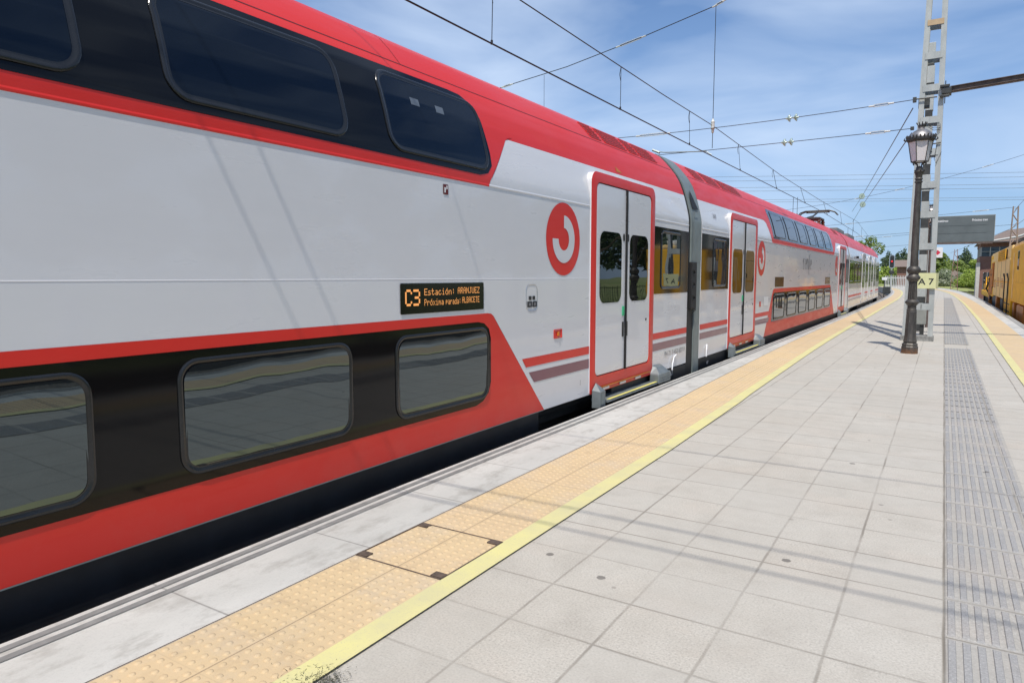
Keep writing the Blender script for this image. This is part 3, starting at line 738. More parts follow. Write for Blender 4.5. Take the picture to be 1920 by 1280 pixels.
def stripes(par, y0, y1, ya, yb):
    patch([(y0, .66), (y1, .66), (y1, .755), (y0-.08 if ya else y0, .755)], M['red'], 'red_stripe', par, .003)
    patch([(y0+(.17 if ya else 0), .485), (y1, .485), (y1, .60), (y0+(.06 if ya else 0), .60)], M['deep'], 'plum_stripe', par, .003)
stripes(A, 6.11, 7.615, True, False); stripes(A, 9.785, YA1-.01, False, False)
patch([(9.785, 1.345), (YA1-.01, 1.345), (YA1-.01, 2.345), (9.785, 2.345)], M['blackpaint'], 'end_window_band', A, .003)
window(A, 10.08, 11.0, 1.41, 2.30, .1, .004, w=.045, gm='glass')
side_text(A, '94 71 3 453 607-9', 10.33, .355, .085, M['greyink'], right=11.3)
side_text(A, '3', 7.36, .31, .06, M['greyink'], sx=.6)
vents(A, [(8.3, 8.62), (8.75, 9.5), (9.62, 9.95), (10.05, 10.75)])
patch([(8.62, 2.99), (8.80, 2.99), (8.62, 3.06)], M['machorange'], 'roof_triangle_mark', A, .004)
# small bolt and hose under the end
m = MB()
m.tube([(HALF+.012, 10.86, .34+RAIL), (HALF+.03, 10.72, .32+RAIL), (HALF+.03, 10.64, .22+RAIL), (HALF+.03, 10.63, .12+RAIL), (HALF+.01, 10.70, .04+RAIL)], .011, 6); m.build('white_hose', M['wtext'], A, smooth=60)
side_text(A, 'AT', 10.6, .02, .06, M['wtext'], off=.01, name='hose_lettering')
MB().cbox(HALF-.03, HALF+.0, 10.2, YA1-.02, -.16+RAIL, .13+RAIL, .01).build('end_skirt', M['skirt'], A)
# gangway : grey arch and black bellows
def arch(y0, y1, mat, name, off, zlo, zhi, side_only=False):
    m = MB(); zs = [zlo]+[z for z in ZC if zlo < z < zhi]+[zz for _, zz in CPROF if zlo < zz < zhi]+[zhi]; zs = sorted(set(zs))
    vs = []; 
    for y in (y0, y1): vs += [(HALF-dz(z)+off, y, z+RAIL) for z in zs]
    n = len(zs); 
    for y in (y0, y1): vs += [(HALF-dz(z)+off-.3, y, z+RAIL) for z in zs]
    fs = [(k, k+1, n+k+1, n+k) for k in range(n-1)] + [(2*n+k, 2*n+k+1, k+1, k) for k in range(n-1)] + [(3*n+k, 3*n+k+1, n+k+1, n+k) for k in range(n-1)]
    fs += [(0, n, 3*n, 2*n), (n-1, 2*n-1, 4*n-1, 3*n-1)]
    return m.add(vs, fs).build(name, mat, A, smooth=30)
gw = hull(YA1+.001, 12.12, M['gangblack'], 'gangway', A, -.2, 3.66, .012)
arch(YA1+.12, 12.08, M['gang'], 'gangway_arch', .012, 1.85, 3.70)
arch(11.76, 12.08, M['gang'], 'gangway_arch_leg', .010, -.12, 1.849)
MB().cbox(HALF-.02, HALF+.035, 11.52, 11.80, 1.05+RAIL, 1.849+RAIL, .01).build('coupling_box', M['gangblack'], A)
m = MB(); rq = random.Random(3)
for k in range(4):
    z0 = 1.72-k*.21; m.tube([(HALF+.03, 11.55+rq.uniform(0,.1), z0+RAIL), (HALF+.05, 11.62+rq.uniform(0,.1), z0-.05+RAIL), (HALF+.03, 11.56+rq.uniform(0,.1), z0-.1+RAIL)], .012, 5)
m.build('coupling_cable', M['skirt'], A)
MB().add([P(11.62, 2.75, .03), P(11.95, 2.75, .03), P(11.72, 3.07, .03), P(11.62, 2.95, .03)], [(0,1,2,3)]).build('warning_triangle', M['gangblack'], A)
MB().tube([(HALF+.022, 11.60, 1.9+RAIL), (HALF+.022, 11.60, 2.7+RAIL), (HALF+.022, 11.82, 2.7+RAIL)], .007, 5).build('arch_rib', M['silver'], A)

# ---- coach B
B = thing('train_coach', 'middle double-deck coach with pantograph on its roof and the operator lettering on its side', 'train coach', (TC, 0, -RAIL), 0)
YB0, YB1 = 12.14, 34.3
hull(YB0, YB1, M['white'], 'body', B, .15, 2.955); hull(YB0, YB1, M['red'], 'roof', B, 2.956, 3.86)
undercarriage(B, YB0, YB1, []); 
for (p, q, mt) in ((YB0, 13.98, 'white'), (16.38, 18.0, 'white'), (18.0, 29.3, 'red'), (29.3, 30.9, 'white'), (33.2, YB1, 'white')): MB().add([P(y, z, o) for y in (p, q) for z, o in ((2.438, .0), (2.444, .006), (2.452, .006), (2.462, .0023))], [(0,1,5,4),(1,2,6,5),(2,3,7,6)]).build('waist_moulding', M[mt], B)
patch([(YB0+.05, 3.366), (YB1-.1, 3.366), (YB1-.1, 3.376), (YB0+.05, 3.376)], M['ventdark'], 'roof_seam', B, .002)
patch([(YB0+.01, 1.365), (13.98, 1.365), (13.98, 2.365), (YB0+.01, 2.365)], M['blackpaint'], 'end_window_band', B, .003)
window(B, 12.86, 13.78, 1.41, 2.31, .1, .004, w=.045)
door(B, 14.0, 16.36, 2.755)
stripes(B, YB0+.01, 13.995, False, False)
patch([(16.37, .66), (18.0, .66), (18.03, .755), (16.37, .755)], M['red'], 'red_stripe', B, .003); patch([(16.37, .485), (17.8, .485), (17.94, .60), (16.37, .60)], M['deep'], 'plum_stripe', B, .003)
emblem(B, 16.88, 2.03); 
patch([(17.38, .152), (29.95, .152), (28.75, 1.23), (28.6, 1.30), (18.4, 1.30), (18.28, 1.26)], M['red'], 'lower_red_field', B, .002)
patch([(18.15, .47), (28.75, .47), (28.75, 1.20), (18.42, 1.20), (18.3, 1.14)], M['blackpaint'], 'lower_black_band', B, .004)
patch(subdiv([(18.0, 2.447), (29.3, 2.447), (30.4, 2.985), (17.3, 2.985), (17.6, 2.9)], .3), M['red'], 'upper_red_field', B, .0022)
patch(subdiv([(18.15, 2.55), (29.0, 2.55), (29.15, 2.65), (29.15, 3.20), (28.9, 3.30), (18.2, 3.30), (18.05, 3.2)], .3), M['upglass2'] if 'upglass2' in M else M['blackpaint'], 'upper_black_band', B, .0045)
wy = [(18.36, 19.78), (20.15, 21.55), (21.95, 23.3), (23.75, 25.0), (25.4, 26.75), (27.15, 28.6)]
for a, b in wy:
    window(B, a, b, 2.60, 3.25, .1, .005, gm='glassup', w=.05); window(B, a+.03, b-.03, .50, 1.165, .12, .0045, w=.05)
for a, b, mt in ((18.47, 19.6, 'disp'), (27.25, 28.5, 'tan')): patch(rr(a, b, 1.345, 1.595, .012), M[mt], 'destination_display', B, .006)
# operator lettering: rounded lower case with a long f
def strokes(par, segs, mat, r, name, off=.006):
    m = MB()
    for pl in segs:
        n = len(pl); vs = []; fs = []
        for i, p in enumerate(pl):
            q0 = pl[max(i-1, 0)]; q1 = pl[min(i+1, n-1)]; dx, dy = q1[0]-q0[0], q1[1]-q0[1]; l = math.hypot(dx, dy) or 1
            nx, ny = -dy/l*r*1.8, dx/l*r*.45; vs += [P(p[0]+nx, p[1]+ny, off), P(p[0]-nx, p[1]-ny, off)]
        for i in range(n-1): fs.append((2*i, 2*i+1, 2*i+3, 2*i+2))
        m.add(vs, fs)
    return m.build(name, mat, par)
def arc(cx, cy, rx, ry, a0, a1, n=10): return [(cx+rx*math.cos(R(a0+(a1-a0)*k/n)), cy+ry*math.sin(R(a0+(a1-a0)*k/n))) for k in range(n+1)]
def word(y, z, s=1.):
    X = lambda pl: [(y+a*s, z+b*s) for a, b in pl]
    seg = [X([(0, 0), (0, .33)]), X(arc(.14, .17, .14, .15, 170, 60)),
           X([(.30, .17), (.58, .17)]), X(arc(.44, .165, .14, .155, 0, 305)),
           X([(.68, 0), (.68, .33)]), X(arc(.81, .18, .13, .14, 175, 0)+[(.94, 0)]),
           X([(1.08, -.16), (1.08, .38)]+arc(1.17, .38, .09, .10, 180, 60)),
           X([(1.27, .17), (1.54, .17)]), X(arc(1.405, .165, .14, .155, 0, 305))]
    return seg
strokes(B, word(22.55, 1.83, 1.0), M['greyink'], .018, 'operator_lettering')
side_text(B, '3608', 12.88, 2.68, .09, M['greyink'], sx=.9)
emblem(B, 30.2, 2.03, .40); door(B, 30.95, 33.15, 2.755, detail=False)
patch([(33.3, 1.365), (YB1-.01, 1.365), (YB1-.01, 2.365), (33.3, 2.365)], M['blackpaint'], 'end_window_band', B, .003)
patch(rr(17.25, 17.75, .90, 1.12, .01), M['signwhite'], 'white_notice', B, .004)
rb2 = patch(rr(16.78, 16.95, .90, 1.02, .008), M['red'], 'emergency_handle_box', B, .004)
vents(B, [(12.7, 13.3), (13.5, 14.4), (14.6, 15.1), (15.2, 16.2), (31.8, 33.0)])
m = MB(); m.tube([(HALF+.012, 12.6, .36+RAIL), (HALF+.03, 12.5, .28+RAIL), (HALF+.03, 12.5, .15+RAIL)], .012, 6); m.build('white_hose', M['wtext'], B, smooth=60)
side_text(B, 'AT', 12.6, .0, .06, M['wtext'], off=.01, name='hose_lettering')
hull(YB1+.001, 34.62, M['gangblack'], 'gangway', B, -.2, 3.72, .012)
# pantograph
pm = MB(); py = 33.3
pt = MB().cbox(-.5, .5, py-1.2, py+.1, 4.06+RAIL, 4.14+RAIL, .02).build('pantograph', M['mastdark'], B)
for dx in (-.45, .45):
    for dy in (-1.1, 0): MB().lathe([(.07, 3.82+RAIL), (.09, 3.88+RAIL), (.06, 3.92+RAIL), (.09, 3.97+RAIL), (.05, 4.06+RAIL)], (dx, py+dy, 0), 10).build('insulator', M['mastrust0'], pt)
m = MB(); m.tube([(0, py-1.1, 4.12+RAIL), (.0, py+.2, 4.28+RAIL)], .05); m.tube([(0, py+.2, 4.28+RAIL), (0, py+1.6, 4.58+RAIL)], .04)
m.tube([(-.5, py+1.6, 4.57+RAIL), (.5, py+1.6, 4.57+RAIL)], .035); m.build('pantograph_arm', M['mastdark'], pt)
m = MB()
for dy in (1.42, 1.78):
    m.tube([(-.84, py+dy, 4.42+RAIL), (-.72, py+dy, 4.56+RAIL), (-.5, py+dy, 4.63+RAIL), (.5, py+dy, 4.63+RAIL), (.72, py+dy, 4.56+RAIL), (.84, py+dy, 4.42+RAIL)], .03)
m.tube([(-.45, py+1.42, 4.6+RAIL), (-.45, py+1.78, 4.6+RAIL)], .03); m.tube([(.45, py+1.42, 4.6+RAIL), (.45, py+1.78, 4.6+RAIL)], .03)
m.build('pantograph_head', M['mastdark'], pt)

# ---- coach C : single deck look, gently turned with the curve
CR = thing('train_coach', 'farthest single-level coach of the train, beside the curving platform end', 'train coach', (TC, 34.66, -RAIL), R(.95))
LC = 23.0
hull(0, LC-1.0, M['white'], 'body', CR, .15, 2.955); hull(0, LC-1.0, M['red'], 'roof', CR, 2.956, 3.80)
# rounded nose
def nose(mat, name, zlo, zhi):
    zs = sorted(set([zlo]+[z for z in ZC if zlo < z < zhi]+[zhi])); m = MB(); st = 7; vs = []; fs = []; n = 2*len(zs)
    for i in range(st+1):
        t = i/st; y = LC-1.0+1.2*math.sin(t*math.pi/2); s = .55+.45*math.cos(t*math.pi/2)
        hz = 1-.10*t*t
        col = [((HALF-dz(z))*s, y-.35*t*max(0, (z-1.2)), z*hz+RAIL if z > 1 else z+RAIL) for z in zs]
        vs += col + [(-x, yy, zz) for x, yy, zz in col[::-1]]
    for i in range(st):
        for k in range(n): fs.append((i*n+k, i*n+(k+1) % n, (i+1)*n+(k+1) % n, (i+1)*n+k))
    fs.append(tuple(st*n+k for k in range(n))); m.add(vs, fs).build(name, mat, CR, smooth=35)
nose(M['white'], 'nose', .15, 2.955); nose(M['red'], 'nose_roof', 2.956, 3.80)
undercarriage(CR, 0, LC-1.2, [(1.6, 5.4), (17.6, 21.0)]); bogie(CR, 3.6); bogie(CR, 19.4)
for a in (7.5, 11.0, 14.0): MB().cbox(HALF-.3, HALF-.02, a, a+1.6, -.35+RAIL, -.05+RAIL, .03).build('equipment_case', M['silver'], CR)
patch([(.01, 1.30), (21.9, 1.30), (21.9, 2.36), (.01, 2.36)], M['blackpaint'], 'window_band', CR, .003)
for a, b in ((.25, 1.6), (2.6, 4.2), (4.5, 6.0), (20.2, 21.2)): window(CR, a, b, 1.38, 2.29, .1, .004, w=.05)
for a in (7.0, 11.6, 16.0):
    ring([(rr(a, a+2.1, .2, 2.86, .12), -.02), (rr(a, a+2.1, .2, 2.86, .12), .02), (rr(a+.16, a+1.94, .36, 2.72, .09), .02), (rr(a+.16, a+1.94, .36, 2.72, .09), .0)], M['white'], 'door_frame', CR, 1.)
    for k, (p, q) in enumerate(((a+.17, a+1.04), (a+1.06, a+1.93))):
        lf = patch(rr(p, q, .37, 2.71, .04), M['white'], 'door_leaf', CR, .010, 1.)
        patch(rr(p+.12, q-.12, 1.0, 2.45, .12), M['glassdoor'], 'door_window', lf, .0125, 1.)
for z0, z1, mt in ((.66, .755, 'red'), (.485, .60, 'deep')): patch([(.01, z0), (21.9, z0), (21.9, z1), (.01, z1)], M[mt], 'side_stripe', CR, .003)
MB().cbox(HALF-.02, HALF+.10, 3.3, 3.5, 2.5+RAIL, 2.62+RAIL, .02).build('side_camera', M['gangblack'], CR)
for a, b in ((1.0, 4.0), (6.0, 9.5)): MB().cbox(-.2, .78, a, b, 3.66+RAIL, 3.90+RAIL, .03).build('roof_equipment', M['gang'], CR)
vents(CR, [(13.5, 14.3), (14.5, 15.1)])

# ------------------------------------------------------------------ lamp posts
def lamp_post(label):
    o = thing('street_lamp', label, 'street lamp', (-.54, 16.66, 0))
    m = MB()
    m.lathe([(.165, 0), (.165, .14), (.15, .16), (.158, .19), (.135, .22)], n=8, rot=R(22.5))
    m.build('base', M['iron'], o)
    m = MB()
    m.lathe([(.118, .22), (.135, .25), (.13, .28), (.118, .32), (.10, .84), (.098, .86)], n=8, rot=R(22.5))
    for k in range(8):     # framed panels
        a = R(45*k); 
    m.lathe([(.098, .86), (.088, .90), (.095, .915), (.083, .93), (.083, 1.0), (.105, 1.03), (.128, 1.055), (.128, 1.085), (.10, 1.12), (.088, 1.13)], n=24)
    m.lathe([(.090, 1.13), (.078, 1.50)], n=48, flute=.14, nf=12)
    m.lathe([(.085, 1.50), (.10, 1.53), (.128, 1.56), (.128, 1.60), (.098, 1.63), (.088, 1.66), (.105, 1.68), (.128, 1.72), (.128, 1.76), (.10, 1.80), (.08, 1.82)], n=24)
    m.lathe([(.073, 1.82), (.068, 2.6), (.058, 3.52)], n=20)
    m.lathe([(.058, 3.52), (.075, 3.535), (.075, 3.55), (.06, 3.56), (.06, 3.585), (.075, 3.6), (.072, 3.615), (.058, 3.63), (.07, 3.70), (.092, 3.745), (.068, 3.77), (.062, 3.84), (.03, 3.86)], n=20)
    m.build('post', M['iron'], o, smooth=35)
    m = MB()
    for k in range(4):
        a = R(45+90*k); ca, sa = math.cos(a), math.sin(a)
        m.tube([(ca*.05, sa*.05, 3.83), (ca*.055, sa*.055, 3.89), (ca*.11, sa*.11, 3.93), (ca*.155, sa*.155, 3.945), (ca*.165, sa*.165, 3.92), (ca*.145, sa*.145, 3.905)], .014, 6)
    for k in range(5):
        a = R(72*k); m.tube([(math.cos(a)*.06, math.sin(a)*.06, 3.73), (math.cos(a)*.095, math.sin(a)*.095, 3.78)], .014, 5)
    m.build('bracket', M['irondark'], o, smooth=50)
    lt = MB().lathe([(.150, 3.955), (.222, 4.36)], n=6, rot=R(10)).build('lantern', M['frost'], o)
    m = MB()
    for k in range(6):
        a = R(10+60*k); m.tube([(math.cos(a)*.153, math.sin(a)*.153, 3.94), (math.cos(a)*.226, math.sin(a)*.226, 4.37)], .009, 5)
        b = R(70+60*k); m.tube([(math.cos(a)*.153, math.sin(a)*.153, 3.95), (math.cos(b)*.153, math.sin(b)*.153, 3.95)], .011, 5)
        m.tube([(math.cos(a)*.10, math.sin(a)*.10, 3.955), (math.cos(a)*.153, math.sin(a)*.153, 3.95)], .008, 5)
    m.build('lantern_frame', M['irondark'], lt)
    m = MB().lathe([(.225, 4.345), (.245, 4.365), (.262, 4.38), (.262, 4.41), (.245, 4.43), (.228, 4.435)], n=32)
    for k in range(24):
        a = R(15*k); hh = .045 if k % 4 else .075
        m.tube([(math.cos(a)*.248, math.sin(a)*.248, 4.41), (math.cos(a)*.262, math.sin(a)*.262, 4.43+hh*.5), (math.cos(a)*.245, math.sin(a)*.245, 4.43+hh)], [.02, .017, .004], 5)
    for k in range(6):
        a = R(10+60*k); m.tube([(math.cos(a)*.26, math.sin(a)*.26, 4.37), (math.cos(a)*.30, math.sin(a)*.30, 4.40), (math.cos(a)*.29, math.sin(a)*.29, 4.44)], [.02, .018, .006], 6)
    m.build('lantern_rim', M['irondark'], o, smooth=40)
    m = MB().lathe([(.225, 4.43), (.215, 4.47), (.185, 4.52), (.14, 4.56), (.10, 4.585), (.07, 4.60), (.052, 4.625), (.065, 4.64), (.05, 4.65)], n=28); m.build('dome', M['dome'], o, smooth=50)
    m = MB().lathe([(.05, 4.64), (.062, 4.66), (.06, 4.68)], n=16)
    for k in range(9):
        a = R(40*k); m.tube([(math.cos(a)*.055, math.sin(a)*.055, 4.66), (math.cos(a)*.075, math.sin(a)*.075, 4.70), (math.cos(a)*.098, math.sin(a)*.098, 4.735)], [.012, .009, .011], 5)
    m.build('crown', M['irondark'], o, smooth=50)
    return o
lamp = lamp_post('nearest ornate iron street lamp with frosted lantern and crown, on the platform')
dup(lamp, (-.62, 35.3, 0), R(12), 'distant ornate street lamp, mostly hidden behind the lattice mast')

# ------------------------------------------------------------------ main catenary mast (ladder type)
MS = thing('catenary_mast', 'tall pale grey ladder mast standing right behind the nearest street lamp', 'mast', (-.505, 20.0, 0))
HT = 13.
def legx(z, side):   # outer / inner edges of the legs
    w = .108+.0012*z; o = -.335+.0185*z
    if side < 0: return (o, o+w)
    return (.335-.0085*z-w, .335-.0085*z)
def leg(side, y0, y1):
    a0, b0 = legx(.0, side); a1, b1 = legx(HT, side); m = MB(); t = .02
    oa0, oa1 = (a0, a1) if side < 0 else (b0, b1); s = 1 if side < 0 else -1
    # C-channel: front flange, rear flange, web on the outside
    for (p0, p1, q0, q1) in ((y0, y0+t, 0, 1), (y1-t, y1, 0, 1)):
        m.add([(a0,p0,0),(b0,p0,0),(b0,p1,0),(a0,p1,0),(a1,p0,HT),(b1,p0,HT),(b1,p1,HT),(a1,p1,HT)], [(0,1,2,3),(4,5,6,7),(0,1,5,4),(1,2,6,5),(2,3,7,6),(3,0,4,7)])
    m.add([(oa0,y0+t,0),(oa0+s*t,y0+t,0),(oa0+s*t,y1-t,0),(oa0,y1-t,0),(oa1,y0+t,HT),(oa1+s*t,y0+t,HT),(oa1+s*t,y1-t,HT),(oa1,y1-t,HT)], [(0,1,5,4),(1,2,6,5),(2,3,7,6),(3,0,4,7)])
    m.build('mast_leg', M['mast'], MS)
leg(-1, -.0, .40); leg(1, -.0, .40)
zz = [.86, 1.55, 2.35, 3.13, 3.85, 4.64, 5.41, 6.17, 6.93, 7.705, 8.5, 9.3, 10.1, 10.9, 11.7, 12.5]
for i, z in enumerate(zz):
    hgt = .08 if i != 9 else .065
    for yy, mt in ((-.014, 'beige' if i == 9 else 'mast'), (.402, 'mast')):
        a = legx(z, -1)[0]+.06; b = legx(z, 1)[1]-.06
        MB().box(a, b, yy, yy+.012, z-hgt, z+hgt).build('batten', M[mt], MS)
MB().cbox(-.36, .36, -.03, .44, -.02, .13, .015).build('footing', M['conc'], MS)
m = MB(); m.cbox(-.03+.0, .12, -.017, -.011, .0, .01, .001)
for x in (-.16, .05): MB().box(x, x+.012, -.02, -.0155, .80, .92).build('batten_slot', M['ink'], MS)
# brackets
m = MB(); m.cbox(.20, .40, -.10, -.02, 6.13, 6.19, .01); m.cbox(.24, .44, -.08, .25, 5.98, 6.12, .01); m.cbox(.20, .40, -.10, -.02, 5.90, 5.95, .01); m.tube([(.31, -.05, 5.75), (.31, -.05, 6.28)], .012)
m.cbox(-.36, -.28, -.08, .02, 5.86, 5.98, .01); m.tube([(-.3, -.05, 5.93), (.15, -.05, 5.93)], .018); m.cbox(-.38, -.3, -.08, .02, 5.20, 5.28, .01)
m.cbox(-.24, .0, .05, .2, 5.72, 5.94, .01); m.tube([(-.1, -.03, 4.80), (.28, -.03, 4.84)], .016)
m.build('clamp', M['mastdark'], MS)
m = MB(); m.tube([(.2, -.02, 4.8), (.16, -.03, 4.45), (.20, -.03, 4.35), (.30, -.03, 4.62)], .006, 5); m.build('loose_cable', M['wire'], MS); m = MB(); m.tube([(-.02, -.03, 4.78), (.02, -.03, 4.62), (.06, -.03, 4.78), (.1, -.03, 4.62)], .008, 5)
m.build('loose_cable', M['wire'], MS)
for k in range(4): MB().tube([(.0, -.04, 5.32-k*.03), (.12, -.12, 5.28-k*.05), (.26, -.03, 5.27-k*.04)], .007, 5).build('cable_loop', M['wire'], MS)
# steel beam to the right
bm_ = thing('steel_beam', 'dark steel channel beam running right from the ladder mast, high above the platform', 'beam', (-.10, 20.0, 6.03))
m = MB()
for yy in (.02, .20):
    m.add([(0,yy,0),(9,yy,.5),(9,yy,.62),(0,yy,.12),(0,yy+.012,0),(9,yy+.012,.5),(9,yy+.012,.62),(0,yy+.012,.12)], [(0,1,2,3),(4,5,6,7),(0,1,5,4),(1,2,6,5),(2,3,7,6),(3,0,4,7)])
    for zo in (0, .108):
        m.add([(0,yy-.05,zo),(9,yy-.05,.5+zo),(9,yy,.5+zo),(0,yy,zo),(0,yy-.05,zo+.012),(9,yy-.05,.512+zo),(9,yy,.512+zo),(0,yy,zo+.012)], [(0,1,2,3),(4,5,6,7),(0,1,5,4),(2,3,7,6)])
m.build('beam', M['rust'], bm_)

# rear grey support post whose solid dark core paints the shade between its plates, and the cabinet fixed to it
PS = thing('signal_support_post', 'narrow grey post of stacked plates seen through the ladder mast', 'post', (-.53, 23.6, 0))
m = MB(); H2 = 8.25
m.add([(-.10,0,0),(.10,0,0),(.10,.22,0),(-.10,.22,0),(-.19,0,H2),(-.01,0,H2),(-.01,.22,H2),(-.19,.22,H2)], [(0,1,5,4),(1,2,6,5),(2,3,7,6),(3,0,4,7),(4,5,6,7)])
m.build('post_shade_core', M['mastdark'], PS)
z = .25; k = 0
while z < H2-.1:
    o = -.09*z/H2; a = .10-.01*z/H2
    MB().cbox(o-a-.006, o+a+.006, -.012, .23, z, min(z+.47, H2), .006).build('post_plate', M['mast'], PS); z += .765
CB = tag(MB().cbox(-.62, -.36, 21.9, 22.2, .3, .84, .02).build('cabinet', M['binbox']), 'small grey cabinet low down behind the nearest lamp and ladder mast', 'cabinet')
m = MB().cbox(-.50, -.40, 21.95, 22.15, .0, .299, .01); cs = m.build('cabinet_stand', M['mastdark']); cs.parent = CB
cl = MB().cbox(-.64, -.34, 21.86, 22.22, .841, .875, .008).build('cabinet_lid', M['mastdark']); cl.parent = CB

# sector plate A 7
SP = thing('number_plate', 'pale yellow plate reading A 7 fixed across the ladder mast', 'sign', (-.66, 19.92, 1.31))
p = MB().cbox(-.02, .50, 0, .012, 0, .385, .003).build('plate', M['signface'], SP)
q = MB(); q.add([(.502, 0, 0), (.55, .25, -.0), (.55, .25, .385), (.502, 0, .385), (.502, .012, 0), (.54, .26, 0), (.54, .26, .385), (.502, .012, .385)], [(0,1,2,3),(4,5,6,7),(0,1,5,4),(2,3,7,6),(1,2,6,5)]).build('folded_plate', M['signface'], SP)
vs, fs = text_mesh('A 7', .155, bold=.004); k = .335/width(vs)
MB().add([(.125+a*k, -.002, .10+b) for a, b in vs], fs).build('plate_lettering', M['ink'], SP)

# train information board on a brown pole
DB = thing('information_board', 'wide grey train information board reading Destino and Próximo tren, hung beside the mast', 'information board', (0, 25.4, 0), R(0))
m = MB().cbox(-.42, 1.21, .0, .22, 2.66, 3.45, .012); m.build('housing', M['boardgrey'], DB)
MB().box(-.40, 1.19, -.006, -.001, 2.60, 2.655).build('lower_edge', M['rust'], DB)
m = MB(); m.box(1.212, 1.226, .0, .22, 2.66, 3.45); m.box(-.42, 1.226, .0, .22, 3.452, 3.464); m.build('edge_trim', M['boardedge'], DB)
m = MB()
for z in (3.16, 2.93): m.box(-.3, 1.03, -.004, -.001, z, z+.010)
m.build('row_line', M['skirt2'], DB)
for s, x0, x1 in (('Destino', -.36, .02), ('Próximo tren', .64, 1.03)):
    vs, fs = text_mesh(s, .07, bold=.0018); k = (x1-x0)/width(vs); MB().add([(x0+a*k, -.003, 3.29+b) for a, b in vs], fs).build('board_lettering', M['wtext'], DB)
m = MB().tube([(-.52, 25.55-25.4, 0), (-.52, .15, 3.7)], .055, 14); m.tube([(-.40, .15, 0), (-.40, .15, 3.5)], .045, 14); m.tube([(-.52, .15, 3.3), (-.3, .15, 3.3)], .05, 10); m.build('support_pole', M['rust'], DB, smooth=50)

# white square sign with red diamond
RS = thing('station_sign', 'small white square sign with a red diamond, partly behind the ladder mast', 'sign', (-.36, 32, 2.35))
MB().cbox(-.13, .27, 0, .04, 0, .40, .006).build('panel', M['signwhite'], RS)
MB().add([(.0,-.002,.2),(.1,-.002,.1),(.2,-.002,.2),(.1,-.002,.3)], [(0,1,2,3)]).build('diamond', M['signred'], RS)
MB().add([(-.06,-.003,.33),(-.03,-.003,.33),(.10,-.003,.22),(.08,-.003,.2)], [(0,1,2,3)]).build('grey_stroke', M['boardgrey'], RS)  # grey diagonal stroke on the sign panel
MB().tube([(-.2, .02, -2.35), (-.2, .02, .42)], .03, 8).build('sign_pole', M['mast'], RS)

# ------------------------------------------------------------------ overhead line
def insul(m, p, d, n=2, r=.11):
    """string of disc insulators along direction d"""
    d = Vector(d).normalized(); p = Vector(p)
    for k in range(n):
        c = p + d*(k*.17); q = d.to_track_quat('Z', 'Y')
        prof = [(.02, -.06), (.03, -.02), (r*.6, -.01), (r, .03), (r*.95, .05), (.03, .045), (.02, .09)]
        vs = []; fs = []; N_ = 14
        for (rr_, zz_) in prof:
            for j in range(N_): vs.append(c + q @ Vector((rr_*math.cos(2*math.pi*j/N_), rr_*math.sin(2*math.pi*j/N_), zz_)))
        for i in range(len(prof)-1):
            for j in range(N_): fs.append((i*N_+j, i*N_+(j+1) % N_, (i+1)*N_+(j+1) % N_, (i+1)*N_+j))
        m.add(vs, fs)
def sag(p, q, s, n=24):
    p, q = Vector(p), Vector(q); return [p.lerp(q, k/n) - Vector((0,0,s*4*(k/n)*(1-k/n))) for k in range(n+1)]
def at_x(pts, x):
    for a, b in zip(pts, pts[1:]):
        if (a.x-x)*(b.x-x) <= 0: t = (x-a.x)/(b.x-a.x) if b.x != a.x else 0; return a.lerp(b, t)
    return pts[-1]
def span(name, label, pts, r, ins=(), fit=(), group=None, cat='cable', mat='wire', insn=2, insr=.10):
    root = thing(name, label, cat, tuple(pts[0]), 0, group); o0 = Vector(pts[0])
    MB().tube([Vector(p)-o0 for p in pts], r, 6).build('wire_strand', M[mat], root, smooth=60)
    for x in ins:
        c = at_x(pts, x); d = (at_x(pts, x+.3)-at_x(pts, x-.3)); m = MB(); insul(m, c-o0, d, insn, insr); m.build('insulator', M['insul'], root, smooth=40)
    for x, ln in fit:
        c = at_x(pts, x)-o0; e = at_x(pts, x+ln)-o0; m = MB(); up_ = Vector((0,0,.028)); m.tube([c-up_*0, c+(e-c)*.12+up_, e-(e-c)*.12+up_, e], .009, 5); m.tube([c, c+(e-c)*.12-up_, e-(e-c)*.12-up_, e], .009, 5)
        u = (e-c).normalized(); m.tube([c-u*.08, c+u*.05], .022, 8); m.tube([e-u*.05, e+u*.08], .022, 8)
        m.build('tension_fitting', M['insulw'], root)
    return root
GS = 'cross-span wires held by the ladder mast'
upper = sag((-.84, 19.98, 5.93), (-22, 19.98, 6.9), .50)
span('cross_span_wire', 'upper of the two thin cross-span wires running left from the ladder mast, with glass insulators', upper, .009, (-3.75,), ((-1.35, -.4), (-8.0, .9)), GS)
lower = sag((-.88, 19.98, 5.24), (-22, 19.98, 5.6), .18)
span('cross_span_wire', 'lower of the two thin cross-span wires running left from the ladder mast, with glass insulators', lower, .009, (-3.85,), ((-1.4, -.4),), GS)
head = [Vector(p) for p in ((-.4, 20.1, 11.9), (-3.0, 20.1, 10.2), (-5.83, 20.1, 9.18), (-8.04, 20.1, 8.70), (-10.5, 20.1, 8.25), (-13.07, 20.1, 7.95), (-17, 20.1, 7.9), (-22, 20.1, 8.3))]
span('head_span_wire', 'rising head-span wire crossing the sky at top centre, above the other cross-spans', head, .012, (), ((-8.75, .8), (-5.83, .25), (-12.9, .3)))
